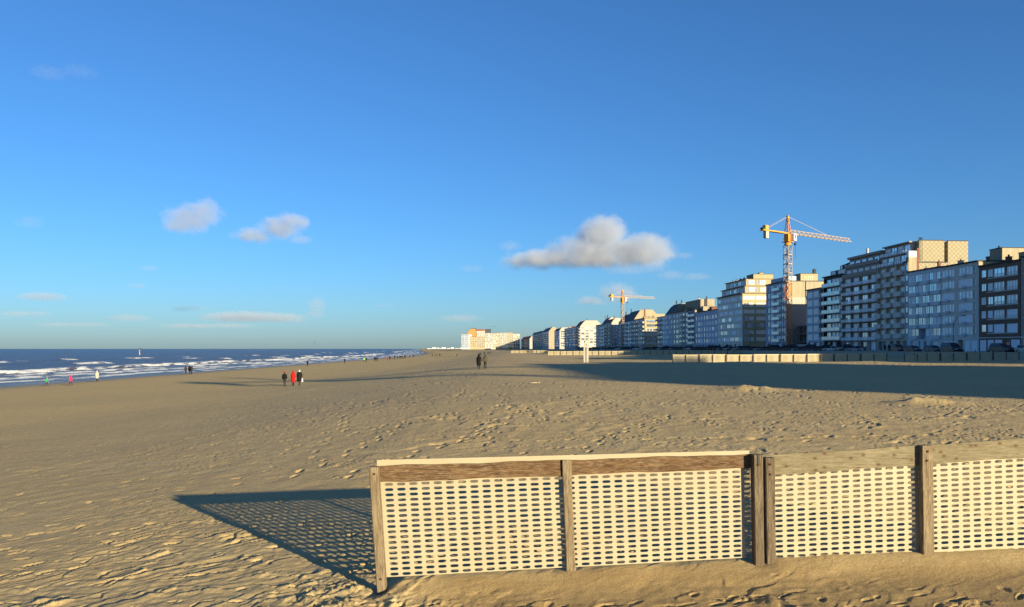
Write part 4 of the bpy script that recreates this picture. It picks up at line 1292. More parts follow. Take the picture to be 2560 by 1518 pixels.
for k in range(6):
    ops.append((1.2 + k * 5, 4.6 + k * 5, .2, 2.5, .5)); b.win(1.2 + k * 5, 4.6 + k * 5, .2, 2.5, ('dark', 'curt3', 'dark', 'blind', 'dark', 'curt')[k], .4)
b.mass(ops, 22.4, 19, lip=.7, side_ops=sops)
# two stepped storeys
for lv, (z, x0, y0) in enumerate(((22.75, 3.0, 1.0), (25.6, 6.5, 1.6))):
    mbx = MB(); mbx.box(x0, W - .02 - .5 * lv, y0, 13.5, z - .04, z + 2.55, 0)
    b.part('stepped_storey', mbx, M['cream'] if False else M['cream_grey'])
    mbx = MB(); mbx.box(W - .015 - .5 * lv, W + .02 - .5 * lv, y0 + .01, 13.4, z - .04, z + 2.54); b.part('side_face', mbx, M['cream'])  # sheet in the sunlit cream over the shaded-tone storey
    mbx = MB(); mbx.box(x0 - .5, W + .1 - .5 * lv, y0 - .6, 13.8, z + 2.552, z + 2.75); b.part('eaves', mbx, M['roof_dark'])
    for k in range(5):
        xa = x0 + 1.0 + k * 4.6
        if xa + 3 < W: b.win(xa, xa + (3.4 if k % 2 else 1.5), z + .5, z + 2.0, ('curt', 'blind', 'one', 'glass', 'blind')[k], y0 - .07)
    for ya, yb, st in ((2.2, 2.6, 'dark'), (2.9, 5.0, 'glass'), (5.3, 5.7, 'dark'), (6.6, 7.0, 'dark'), (7.3, 9.3, 'glass' if lv else 'blindc')):
        b.win(ya, yb, z + .5, z + 2.1, st, -.08, side=W - .5 * lv)
b.hut(W - 9.0, W - 1.5, 5.0, 13.0, 28.35, 30.2, M['cream'])
for k in range(5): b.chimney(9.0 + k * 4.2, 4.0, 28.35, 29.3, .7, M['white_wall'], 1)
b.chimney(W - 3.0, 8.5, 30.2, 30.9, 1.6, M['cream'], 1)
b.done(M['cream_grey'], M['cream'])

# --- further blocks along the dyke: px right, px left, roof height, pattern
def far_block(pr, pl, H, wallm, sidem, label, cols, fh=2.65, nf=None, roof=None, roofm=None, bal='white', depth=18.0, seed=1, styles=('curt', 'glass', 'blind', 'curt3'), wfrac=(.55, 1.9), gable=None, setback=0.0, huts=0, balp=1.0, side_win=0, lip=.3):
    b = Bld('apartment_block', label, t_of(pr), t_of(pl), setback)
    rg = random.Random(seed); ops = []; sops = []
    nf = nf or int((H - 3.0) / fh)
    n = len(cols); cw = b.W / n
    for f in range(nf):
        z = 3.0 + f * fh
        for k, c in enumerate(cols):
            x0 = k * cw; x1 = (k + 1) * cw
            if c == 'w':
                ops.append((x0 + cw * .12, x1 - cw * .12, z + .3, z + 2.0, .14)); b.win(x0 + cw * .12, x1 - cw * .12, z + .3, z + 2.0, rg.choice(styles), .05)
            elif c == 'n':
                ops.append((x0 + cw * .3, x1 - cw * .3, z + .3, z + 2.1, .14)); b.win(x0 + cw * .3, x1 - cw * .3, z + .3, z + 2.1, 'one' if rg.random() < .6 else 'curt3', .05)
            elif c == 'l':
                ops.append((x0 + cw * .06, x1 - cw * .06, z, z + 2.25, .8)); b.win(x0 + cw * .3, x1 - cw * .08, z + .05, z + 2.1, rg.choice(styles), .72)
                b.balcony(x0 + cw * .04, x1 - cw * .04, z + .002, bal, balp * .5)
            elif c == 'b':
                ops.append((x0 + cw * .2, x1 - cw * .2, z + .05, z + 2.1, .14)); b.win(x0 + cw * .2, x1 - cw * .2, z + .05, z + 2.1, rg.choice(styles), .05)
                b.balcony(x0 + cw * .05, x1 - cw * .05, z + .002, bal, balp * 1.2)
        if side_win:
            for k in range(side_win):
                ya = 1.2 + k * (depth - 2) / side_win; yb = ya + (depth - 2) / side_win * .7
                sops.append((ya, yb, z + .4, z + 1.9, .12)); b.win(ya, yb, z + .4, z + 1.9, rg.choice(('blindc', 'glass', 'dark', 'glass3')), .05, side=b.W)
    x = .8
    while x < b.W - 3:
        ops.append((x, x + 2.4, .2, 2.4, .5)); b.win(x, x + 2.4, .2, 2.4, rg.choice(('dark', 'curt3', 'dark', 'door')), .4); x += rg.uniform(2.9, 4.2)
    b.mass(ops, H, depth, side_ops=sops, roof=(roof is None), lip=lip)
    if roof: b.roof([(y, H + z) for y, z in roof], 0.0, b.W)
    for k in range(huts):
        x0 = rg.uniform(.5, b.W * .7); b.hut(x0, x0 + rg.uniform(2, 4.5), 3 + k, 8 + k, H, H + rg.uniform(1.5, 3.2), rg.choice((M['cream'], M['blank_wall'], M['brick_red'])))
    for k in range(2):
        b.chimney(rg.uniform(1, b.W - 1), rg.uniform(3, 8), H + (max((z for y, z in roof), default=0) - .6 if roof else 0), H + (max(z for y, z in roof) if roof else 0) + rg.uniform(.9, 1.8), .6, rg.choice((M['brick_red'], M['white_wall'], M['roof_dark'])), 1)
    b.done(wallm, sidem, None, roofm or M['slate'])
    return b

GB = [(0.0, 0.0), (3.2, 4.2), (5.0, 5.6), (8.0, 5.6), (10.5, 3.5), (13.0, 0.0)]      # steep mansard
GM = [(0.0, 0.0), (2.2, 3.0), (4.0, 3.4), (10.0, 3.4), (13.0, 0.0)]
far_block(1793.2, 1737.6, 17.6, M['purple_wall'], M['purple_wall'], 'purple grey block with curved bays beside the cream block', 'nwwnwwwn', nf=5, seed=11, styles=('curt', 'blind', 'glass3'), huts=2)
far_block(1737.4, 1712.8, 19.0, M['blue_wall'], M['cream'], 'narrow block with pale glass fronted balconies', 'nll', nf=6, bal='glass', seed=12, huts=1)
bb = far_block(1712.6, 1681.6, 19.2, M['taupe'], M['blank_wall'], 'grey brown block under the tall bare brown roof walls', 'nwwb', nf=6, seed=13, huts=1)
mbx = MB(); mbx.box(3, bb.W + 6, 6, 13, 18, 25.0); bb.part('roof_tower', mbx, M['blank_wall'])
mbx = MB(); mbx.box(bb.W + 6.02, bb.W + 6.3, 8.0, 9.3, 18, 25.1); bb.part('recess_shade', mbx, M['roof_dark'])  # projecting dark strip, painted as the shade of a recess
bb.chimney(bb.W - 3, 8, 25, 26.2, .8, M['white_wall'], 2); bb.chimney(bb.W + 3, 10, 25, 26.2, .6, M['roof_dark'], 1)
far_block(1681.4, 1662.2, 19.0, M['blue_wall'], M['blank_wall'], 'white windowed blue block with steep slate mansard roof', 'nnnn', nf=6, roof=GB, seed=14, styles=('curt',))
far_block(1662.0, 1642.8, 18.2, M['grey_blue'], M['cream'], 'block of stepped dark balconies beside the white windowed block', 'bbw', nf=6, bal='dark', seed=15, depth=36)
far_block(1611.6, 1583.2, 19.1, M['taupe'], M['cream'], 'block with sunlit cream side wall across the open side street', 'wbnwb', nf=6, seed=16, bal='dark', side_win=2, huts=1)
bb = far_block(1583.0, 1560.2, 18.8, M['blue_wall'], M['blank_wall'], 'block with tall pale gable wall and red chimney stripe', 'nbwnb', nf=6, roof=[(0, 0), (4.5, 6.6), (6, 7.2), (13, 7.2), (16.5, 3.2), (18, 0)], seed=17, bal='white')
mbx = MB(); mbx.box(bb.W + .003, bb.W + .2, 7.2, 8.0, 14, 26.4); bb.part('chimney_stripe', mbx, M['brick_red'])
far_block(1560.0, 1546.2, 19.0, M['blue_wall'], M['blank_wall'], 'blue white balconied block below the distant crane', 'bnlnb', nf=6, roof=[(0, 0), (3.2, 4.2), (5, 5.6), (28, 5.6), (34, 0)], seed=18, bal='white', depth=34)
far_block(1529.0, 1513.0, 20.0, M['taupe'], M['white_wall'], 'block with white sunlit side and red tiled roof', 'blnbl', nf=6, roof=GM, roofm=M['roof_red'], seed=19, bal='dark', side_win=3)
far_block(1512.8, 1502.8, 19.5, M['blue_wall'], M['white_wall'], 'blue grey block with steep dark roof and lit gable edge', 'nbnb', nf=6, roof=GB, seed=20, bal='glass')
far_block(1502.6, 1490.0, 19.8, M['taupe'], M['grey_stone'], 'plain taupe block next to the white red roofed block', 'nwnwn', nf=6, seed=21, depth=40)
far_block(1453.0, 1441.0, 21.5, M['white_wall'], M['white_wall'], 'white apartment block with red tiled mansard roof', 'bbnwb', nf=7, roof=[(0, 0), (2.5, 3.2), (5, 5.6), (16, 5.6), (22, 0)], roofm=M['roof_red'], seed=22, bal='white', depth=22, side_win=5, setback=-1)
far_block(1440.8, 1411.2, 22.0, M['grey_blue'], M['blank_wall'], 'grey block of small balconies beyond the white block', 'bnwbnwbnwb', nf=7, seed=23, bal='white', huts=2)
far_block(1399.0, 1386.0, 21.5, M['purple_wall'], M['white_wall'], 'purple grey block with white sunlit side', 'nwnwnw', nf=7, roof=GM, roofm=M['roof_red'], seed=24, side_win=3)
far_block(1372.0, 1356.0, 23.0, M['grey_blue'], M['blank_wall'], 'grey block with bare beige gable far along the dyke', 'bnbnbnbn', nf=7, roof=GB, seed=25, bal='white')
far_block(1355.0, 1331.0, 23.0, M['taupe'], M['grey_stone'], 'grey stone block with slate roof far along the dyke', 'nbnbnbnbnbnb', nf=7, roof=GM, seed=26, bal='white')
far_block(1324.0, 1303.0, 17.0, M['brown_conc'], M['white_wall'], 'low dark house row with lit gable and red roof', 'nnnnnnnnnnnn', nf=4, roof=GB, roofm=M['roof_red'], seed=27)

# --- blocks at the far bend of the coast, fronts turned to the viewer
def bend_block(pl, pr, Y, top_py, wallm, label, ncol, bal, roof=None, roofm=None, seed=1, depth=18, rz=0.0, dark=False):
    x0 = (pl - 1280) / F * Y; x1 = (pr - 1280) / F * Y
    H = CAMZ - (top_py - HOR) / F * Y - 4.0
    b = Bld('apartment_block', label, 0, (x1 - x0) / DN, 0)
    b.o.location = (x0, Y, 4.0); b.o.rotation_euler = (0, 0, rz); b.W = x1 - x0
    rg = random.Random(seed); ops = []
    nf = max(3, int((H - 3) / 2.9)); cw = b.W / ncol
    for f in range(nf):
        z = 3.2 + f * (H - 3.4) / nf
        for k in range(ncol):
            st = rg.choice(('dark', 'glass', 'curt3', 'dark')) if bal else rg.choice(('glass', 'one', 'dark'))
            xa, xb = k * cw + cw * .2, (k + 1) * cw - cw * .2
            ops.append((xa, xb, z + .3, z + 2.0, .4)); b.win(xa, xb, z + .3, z + 2.0, st, .3)
        if bal and f:
            b.balcony(.2, b.W - .2, z + .002, 'white', 1.3)
    b.mass(ops, H, depth, roof=(roof is None), lip=.2)
    if roof: b.roof([(y, H + z) for y, z in roof], 0, b.W)
    b.done(wallm, wallm, None, roofm or M['slate'])
    return b
bend_block(1153.5, 1172.5, 1350, 836, M['blue_wall'], 'shaded blue corner block ending the far row by the beach', 5, False, seed=31, rz=R(-14))
bb = bend_block(1163.5, 1192, 1420, 841, M['ochre'], 'ochre gabled block behind the low cream one at the bend', 4, False, seed=32)
H_ = CAMZ - (841 - HOR) / F * 1420 - 4.0
pf = [(-.3, H_ + .3), (bb.W * .12, H_ + 4.5), (bb.W * .45, H_ + 13.5), (bb.W * .9, H_ + 14.0), (bb.W + .2, H_ + .3)]
mbx = MB(); mbx.face([(x, -.05, z) for x, z in pf]); mbx.face([(x, 18, z) for x, z in pf][::-1]); bb.part('gable_wall', mbx, M['ochre'])
mbx = MB()
for (xa, za), (xb, zb) in zip(pf[:-1], pf[1:]): mbx.hexa([(xa, -.6, za + .01), (xb, -.6, zb + .01), (xb, 18.2, zb + .01), (xa, 18.2, za + .01), (xa, -.6, za + .7), (xb, -.6, zb + .7), (xb, 18.2, zb + .7), (xa, 18.2, za + .7)])
bb.part('roof', mbx, M['roof_dark'])
bend_block(1173, 1212, 1352, 842.5, M['cream'], 'low cream block facing the sun at the coast bend', 9, False, seed=33)
bend_block(1188.3, 1211, 1424, 828, M['taupe'], 'grey brown towered block behind the low cream one', 4, True, roof=GM, roofm=M['roof_red'], seed=34)
bend_block(1212.4, 1228, 1360, 833, M['white_wall'], 'tall white balconied block with dark dormered roof', 4, True, roof=[(0, 0), (1.5, 6), (4, 7), (12, 7), (18, 0)], seed=35)
bend_block(1228.4, 1239, 1380, 833.5, M['white_wall'], 'white block right beside the dark dormered one', 3, True, seed=36)
bend_block(1239.4, 1250, 1395, 832.5, M['cream'], 'cream block with rounded balconies at the coast bend', 3, True, seed=37)
bend_block(1250.4, 1270, 1405, 832, M['white_wall'], 'broad white block half in shadow at the coast bend', 4, False, seed=38)
bend_block(1270.4, 1282, 1415, 831.5, M['cream'], 'cream block with small dark windows near the shadow edge', 3, False, seed=39)
bend_block(1282.4, 1300, 1430, 834.5, M['white_wall'], 'shaded white block closing the far row before the low roofs', 4, True, seed=40)

# --- the row goes on out of the frame to the right; these throw the long shadows over the sand
def plain_block(t0, t1, H, label, seed, wallm, tower=None):
    b = Bld('apartment_block', label, t0, t1)
    rg = random.Random(seed); ops = []
    n = int(b.W / 3.6); cw = b.W / n
    for f in range(int((H - 3) / 2.7)):
        z = 3.1 + f * 2.7
        for k in range(n):
            if k % 3 == 1: continue
            ops.append((k * cw + .4, (k + 1) * cw - .4, z + .3, z + 2.0, .2)); b.win(k * cw + .4, (k + 1) * cw - .4, z + .3, z + 2.0, rg.choice(('curt', 'blind', 'glass3', 'curt3')), .08)
    b.mass(ops, H, 15, lip=.3)
    if tower: b.hut(*tower)
    return b.done(wallm, M['blank_wall'])
plain_block(t_of(2761) - 24, t_of(2761), 20.5, 'grey apartment block out of view right of the dark block', 51, M['taupe'])
plain_block(60, t_of(2761) - 24.5, 22.5, 'grey apartment block out of view along the dyke', 52, M['grey_blue'])
plain_block(39.5, 59.5, 27.5, 'tall apartment block out of view beside the gap', 53, M['taupe'])
plain_block(-30, -7, 29.5, 'long apartment block out of view beyond the gap', 54, M['grey_stone'])
plain_block(-88, -30.5, 33.0, 'tallest apartment block out of view behind the viewpoint', 55, M['brown_conc'])
# ------------------------------------------------------------------ tower cranes
M['crane_y'] = simple('crane_yellow', (0.62, 0.27, 0.03), 0.5, 0.4, 0.12, 1.0)
M['crane_o'] = simple('crane_orange', (0.55, 0.19, 0.03), 0.5, 0.4, 0.12, 1.0)
M['crane_g'] = simple('crane_galvanised', (0.42, 0.31, 0.21), 0.5, 0.4, 0.1, 1.0)
M['cab'] = simple('crane_cab_white', (0.74, 0.74, 0.72), 0.5, 0.4, 0.05, 1.0)
M['weight'] = simple('counterweight', (0.40, 0.37, 0.32), 0.8, 0.2)

def lattice(mb, a, b, w, h, bay, th, tri=False):
    a = Vector(a); b = Vector(b); d = (b - a); L = d.length; d.normalize()
    up = Vector((0, 0, 1)) if abs(d.z) < .9 else Vector((0, 1, 0))
    x = d.cross(up).normalized(); y = x.cross(d).normalized()
    cs = [x * (-w/2), x * (w/2), y * h] if tri else [x*(-w/2)+y*(-h/2), x*(w/2)+y*(-h/2), x*(w/2)+y*(h/2), x*(-w/2)+y*(h/2)]
    for c in cs: mb.beam(a + c, b + c, th)
    n = max(1, int(round(L / bay))); m = len(cs)
    for i in range(n):
        p0 = a + d * (L * i / n); p1 = a + d * (L * (i + 1) / n)
        for k in range(m):
            c0, c1 = cs[k], cs[(k + 1) % m]
            mb.beam(p0 + c0, p0 + c1, th * .6)
            if i % 2: mb.beam(p0 + c0, p1 + c1, th * .6)
            else: mb.beam(p0 + c1, p1 + c0, th * .6)

def crane(X, Y, zb, zj, apex, jib, cjib, yaw, label, mw=1.9, split=None):
    """zj jib level, apex top of the tower head; jib along local +x"""
    o = empty('tower_crane', (X, Y, zb), yaw, label, 'crane', 'tower cranes over the building sites')
    H = zj - zb
    ring = H - 4.1
    sp = (split - zb) if split else ring * .55
    mb = MB(); lattice(mb, (0, 0, 0), (0, 0, sp), mw, mw, 2.0, .17); mb.build('mast', M['crane_o'], o)
    mb = MB(); lattice(mb, (0, 0, sp), (0, 0, ring), mw, mw, 2.0, .17)
    for k in range(4): mb.box(-mw/2-.1, mw/2+.1, -mw/2-.1, mw/2+.1, sp + (ring - sp) * k / 4 - .12, sp + (ring - sp) * k / 4 + .12)
    mb.build('mast', M['crane_g'], o)
    mb = MB(); mb.tube([(0, 0, ring), (0, 0, ring + .5), (0, 0, ring + .5), (0, 0, ring + 1.1)], [1.05, 1.2, .95, .95], 14)
    mb.box(-1.5, 1.5, -1.5, 1.5, ring + 1.1, ring + 1.25)
    for sx in (-1.5, 1.5):
        for sy in (-1.5, 1.5): mb.beam((sx, sy, ring + 1.2), (sx, sy, ring + 2.2), .06)
        mb.beam((sx, -1.5, ring + 2.2), (sx, 1.5, ring + 2.2), .06); mb.beam((-1.5, sx, ring + 2.2), (1.5, sx, ring + 2.2), .06)
    mb.build('slewing_ring', M['crane_y'], o)
    mb = MB(); mb.box(-.85, .85, -.85, .85, ring + 1.25, H - .3); mb.box(.3, 1.6, -2.0, -.86, ring + 1.7, H - .5)
    mb.build('turntable', M['crane_y'], o)
    mb = MB(); mb.box(.25, 1.75, -2.25, -.88, ring + 1.55, H - .35); cb = mb.build('cab', M['cab'], o)
    mb = MB(); mb.box(1.752, 1.78, -2.1, -1.0, ring + 2.2, H - .6); mb.box(.5, 1.5, -2.28, -2.252, ring + 2.2, H - .6); mb.build('cab_window', M['glass'], cb)
    # tower head
    mb = MB(); ah = apex - zb
    for sx, sy in ((-.8, -.7), (.8, -.7), (.8, .7), (-.8, .7)): mb.beam((sx, sy, H - .3), (sx * .12, sy * .3, ah), .16)
    for k in range(4):
        f = k / 4; z = H - .3 + (ah - H) * f
        for q in ((-1, -1, 1, -1), (1, -1, 1, 1), (1, 1, -1, 1), (-1, 1, -1, -1)):
            s0 = 1 - .85 * f; s1 = 1 - .85 * (f + .25)
            mb.beam((q[0]*.8*s0, q[1]*.7*s0, z), (q[2]*.8*s1, q[3]*.7*s1, z + (ah - H) * .25), .09)
    mb.box(-.3, .3, -.35, .35, ah - .6, ah + .3)
    mb.build('tower_head', M['crane_y'], o)
    mb = MB(); lattice(mb, (1.0, 0, H), (jib, 0, H), 1.25, 1.25, 1.25, .12, True); mb.build('jib', M['crane_g'], o)
    mb = MB(); mb.box(-cjib, -.9, -.75, -.55, H - .25, H + .1); mb.box(-cjib, -.9, .55, .75, H - .25, H + .1)
    for k in range(8): mb.box(-cjib + k * (cjib - 1) / 8, -cjib + k * (cjib - 1) / 8 + .15, -.549, .549, H - .2, H)
    mb.box(-cjib * .62, -cjib * .2, -.78, .78, H + .1, H + .16)
    mb.build('counter_jib', M['crane_y'], o)
    mb = MB(); mb.box(-cjib + 1.6, -cjib + 3.0, -.54, .54, H - 2.6, H - .26); mb.build('counterweight', M['weight'], o)
    mb = MB(); mb.box(-cjib + 1.3, -cjib + 2.9, -.6, .6, H + .11, H + 1.6); mb.build('winch_house', M['crane_y'], o)
    mb = MB(); mb.tube([(-cjib + .5, -.6, H + .45), (-cjib + .5, .6, H + .45)], .42, 10); mb.build('winch_drum', M['dark'], o)
    mb = MB(); mb.beam((.1, 0, ah), (jib * .62, 0, H + 1.3), .10); mb.beam((-.1, .5, ah), (-cjib + 1.2, .5, H), .06); mb.beam((-.1, -.5, ah), (-cjib + 1.2, -.5, H), .06)
    mb.build('tie_bar', M['crane_g'], o)
    mb = MB(); mb.box(3.4, 5.0, -.7, .7, H - .5, H - .1); tr = mb.build('trolley', M['crane_o'], o)
    mb = MB(); mb.beam((4.0, .1, H - .5), (4.0, .1, H - 3.0), .05); mb.beam((4.4, -.1, H - .5), (4.4, -.1, H - 3.0), .05); mb.box(3.9, 4.5, -.2, .2, H - 3.7, H - 2.9); mb.beam((4.2, 0, H - 3.7), (4.2, 0, H - 8.5), .06)
    mb.build('hook_block', M['dark'], tr)
    return o
cy = math.atan2(21.5, 30.2)
crane(92.6, 262, ROAD - .1, 44.0, 49.6, 37.0, 13.9, cy, 'large yellow tower crane rising beside the bare beige side wall', 1.9, 27.5)
crane(70.8, 500, ROAD - .1, 38.2, 42.6, 29.0, 11.5, cy, 'distant orange and white tower crane behind the gabled blocks', 1.4, 12.0)  # low split leaves the mast pale, haze put into its colour
crane(112.0, -79, ROAD - .1, 45.0, 50.5, 37.0, 13.9, R(2), 'unseen third tower crane added to throw a thin shadow streak', 1.9, 30.0)  # added out of view so its shadow streaks the beach

# ------------------------------------------------------------------ cars
def car_mats(name, c):
    t = NT('car_paint_' + name); p = t.pbr(t.mix(t.noise(.4, 2, .5, t.pos()), tuple(q*.92 for q in c), c), .28, .5); p.inputs['Coat Weight'].default_value = .15
    return t.mat
PAINT = {k: car_mats(k, c) for k, c in dict(black=(.012, .012, .014), navy=(.015, .02, .05), charcoal=(.05, .05, .055), silver=(.36, .37, .38), wine=(.08, .012, .014), white=(.6, .6, .6)).items()}
M['tyre'] = simple('tyre_rubber', (.02, .02, .02), .85, .2)
M['rim'] = simple('wheel_rim', (.35, .35, .36), .4, .5)
M['headlamp'] = simple('headlamp_lens', (.7, .72, .75), .2, .6, .05)
M['taillamp'] = simple('taillamp_lens', (.3, .01, .01), .3, .5, .05)
M['car_glass'] = _glass('car_glass', (.010, .012, .016), .08, .35, 1.45)

def car_parts(style):
    """side outline lofted across the width; x forward. returns name, mesh builder, slot"""
    if style == 'suv': L, H, bonnet, w = 4.6, 1.75, 1.05, .92
    elif style == 'van': L, H, bonnet, w = 4.8, 1.95, 1.05, .93
    else: L, H, bonnet, w = 4.2, 1.46, .88, .86
    l2 = L / 2
    low = [(-l2, .35), (-l2 - .02, .62), (-l2 + .05, bonnet - .05), (-l2 + .5, bonnet + .02), (l2 * .25, bonnet + .03), (l2 * .55, bonnet), (l2 - .12, bonnet - .22), (l2, .62), (l2 - .02, .34), (l2 * .8, .22), (-l2 * .8, .22)]
    mb = MB(); rings = []
    for y, s, dz in ((-w, .97, .03), (-w + .06, 1.0, 0), (w - .06, 1.0, 0), (w, .97, .03)):
        rings.append([(x * s, y, z * (1 if z < .5 else 1) - (dz if z > .5 else -dz)) for x, z in low])
    mb.rings(rings[::-1], 0, True, False)
    body = mb
    rear = -l2 + (.12 if style != 'car' else .35)
    g0 = [(rear, bonnet - .01), (rear + .25, H - .14), (rear + .5, H - .06), (l2 * .08, H - .06), (l2 * .22, H - .14), (l2 * .60, bonnet - .02)]
    mg = MB(); rings = []
    for y, s in ((-w + .05, 1.0), (-w + .22, 1), (w - .22, 1), (w - .05, 1.0)):
        side = abs(y) > w - .1
        rings.append([(x, y * (1 if z < bonnet + .1 or not side else .86), z) for x, z in g0])
    mg.rings(rings[::-1], 0, True, False)
    mr = MB(); yw = (w - .05) * .86 + .01
    mr.hexa([(rear + .35, -yw, H - .075), (l2 * .14, -yw, H - .075), (l2 * .14, yw, H - .075), (rear + .35, yw, H - .075), (rear + .5, -yw + .1, H), (l2 * .02, -yw + .1, H), (l2 * .02, yw - .1, H), (rear + .5, yw - .1, H)])
    for sy in (-1, 1):
        for xa in (rear + .02, -.05 * l2):
            mr.beam((xa + .1, sy * (w - .035), bonnet), (xa + .32 if xa < -.5 else xa + .1, sy * (yw + .003), H - .07), .07, .03)
    wheels = [(sx * l2 * .62, sy * (w - .09)) for sx in (-1, 1) for sy in (-1, 1)]
    wm = MB(); wm.tube([(0, -.1, 0), (0, -.09, 0), (0, .09, 0), (0, .1, 0)], [.26, .31, .31, .26], 14)
    rm = MB(); rm.tube([(0, -.115, 0), (0, -.105, 0), (0, .105, 0), (0, .115, 0)], [.10, .19, .19, .10], 10)
    hl = MB(); hl.box(-.05, .05, -.2, .2, -.07, .07)
    return dict(L=L, body=body, glass=mg, roof=mr, wheels=wheels, wm=wm, rm=rm, hl=hl, w=w, bonnet=bonnet, l2=l2)
CARM = {}
CWM = None
for st in ('car', 'suv', 'van'):
    c = car_parts(st)
    for pn, pm in PAINT.items():
        CARM[st, pn] = dict(c=c, body=c['body'].mesh('car_body', pm), roof=c['roof'].mesh('car_roof', pm))
    CARM[st, 'glass'] = c['glass'].mesh('car_windows', M['car_glass'])
    CARM[st, 'wheel'] = c['wm'].mesh('tyre', M['tyre']); CARM[st, 'rim'] = c['rm'].mesh('rim', M['rim'])
    CARM[st, 'hl'] = c['hl'].mesh('headlight', M['headlamp']); CARM[st, 'tl'] = c['hl'].mesh('tail_light', M['taillamp'])
    # whole car in one mesh for the far ones
    for pn, pm in PAINT.items():
        mb = MB()
        for src, slot in ((c['body'], 0), (c['roof'], 0), (c['glass'], 1)):
            nn = len(mb.v); mb.v += src.v; mb.f += [tuple(i + nn for i in f) for f in src.f]; mb.m += [slot] * len(src.f); mb.smooth += src.smooth
        for wx, wy in c['wheels']:
            mb.tube([(wx, wy - .1, .31), (wx, wy + .1, .31)], .31, 10, 2)
        CARM[st, pn]['one'] = mb.mesh('far_car', [pm, M['car_glass'], M['tyre']])

def car(loc, rz, st, paint, label, group, full=True):
    m = CARM[st, paint]; c = m['c']
    if not full:
        o = put('parked_car', m['one'], None, loc, (0, 0, rz)); return tag(o, label, 'car', group)
    o = empty('parked_car', loc, rz, label, 'car', group)
    put('body', m['body'], o); put('roof', m['roof'], o); put('windows', CARM[st, 'glass'], o)
    for wx, wy in c['wheels']:
        wl = put('wheel', CARM[st, 'wheel'], o, (wx, wy, .31)); put('rim', CARM[st, 'rim'], wl)
    for sy in (-1, 1):
        put('headlight', CARM[st, 'hl'], o, (c['l2'] - .05, sy * (c['w'] - .28), .66))
        put('tail_light', CARM[st, 'tl'], o, (-c['l2'] + .02, sy * (c['w'] - .26), .80))
    return o
KIND = {'car': 'hatchback', 'suv': 'tall car', 'van': 'van'}
rgk = random.Random(21)
sea_yaw = math.atan2(-SL, -1.0)          # nose towards the sea
# parallel parked at the right
for t, st, pn, lab in ((136.5, 'suv', 'black', 'black tall car beside the round road sign'), (130.2, 'car', 'silver', 'grey hatchback parked just beyond the round road sign'), (124.5, 'car', 'charcoal', 'charcoal hatchback parked past the road sign'),
                       (150.5, 'van', 'black', 'black van with bright headlamps beside the street lamp'), (156.5, 'car', 'navy', 'navy hatchback parked behind the black van'), (163.5, 'car', 'wine', 'dark red hatchback parked before the ribbon windowed block'), (169.5, 'suv', 'black', 'black tall car parked before the balcony tower')):
    p = fac(t, -16.5, ROAD - .098)
    car(p, math.atan2(-1, SL), st, pn, lab, 'cars parked along the promenade')
t = 190.0; i = 0
while t < 640:
    st = rgk.choice(('car', 'car', 'suv', 'car', 'van')) ; pn = rgk.choice(('black', 'black', 'navy', 'charcoal', 'charcoal', 'wine', 'silver', 'navy', 'black', 'white'))
    if rgk.random() < .9:
        p = fac(t, -15.5 + rgk.uniform(-.3, .3), ROAD - .098)
        car(p, sea_yaw + R(-28) + rgk.uniform(-.05, .05), st, pn, '%s %s parked slantwise in the promenade row' % (pn, KIND[st]), 'cars parked along the promenade', t < 275)
    t += rgk.uniform(2.9, 3.5) if t < 400 else rgk.uniform(3.2, 6.0)

# ------------------------------------------------------------------ people
def cloth(name, c): return simple('cloth_' + name, c, .9, .1, .15, 6.0)
CL = {k: cloth(k, c) for k, c in dict(black=(.012, .012, .013), navy=(.018, .02, .035), olive=(.10, .08, .05), red=(.38, .012, .012), redhat=(.42, .03, .04), cream=(.38, .35, .30), pink=(.55, .03, .10), green=(.02, .33, .08), dark=(.03, .028, .026), brown=(.07, .045, .03), grey=(.16, .16, .16), lime=(.25, .6, .1), white=(.55, .55, .55)).items()}
M['skin'] = simple('skin', (.50, .30, .21), .6, .3, .06, 8)
M['hair'] = simple('hair', (.035, .022, .015), .6, .3, .2, 20)
M['hair_w'] = simple('white_hair', (.6, .58, .54), .6, .3, .1, 20)
M['shoe'] = simple('shoe', (.02, .018, .015), .6, .3)

def skin_mesh(name, verts, edges, radii, root=0, levels=1):
    me = bpy.data.meshes.new(name + '_cage'); me.from_pydata(verts, edges, [])
    ob = bpy.data.objects.new(name + '_cage', me); col.objects.link(ob)
    md = ob.modifiers.new('skin', 'SKIN')
    if not me.skin_vertices: 
        bpy.context.view_layer.update()
    sv = me.skin_vertices[0].data
    for i, r in enumerate(radii):
        sv[i].radius = r if hasattr(r, '__len__') else (r, r)
        sv[i].use_root = (i == root)
    sb = ob.modifiers.new('sub', 'SUBSURF'); sb.levels = levels; sb.render_levels = levels
    dg = bpy.context.evaluated_depsgraph_get()
    out = bpy.data.meshes.new_from_object(ob.evaluated_get(dg))
    bpy.data.objects.remove(ob); bpy.data.meshes.remove(me)
    out.name = name
    return out

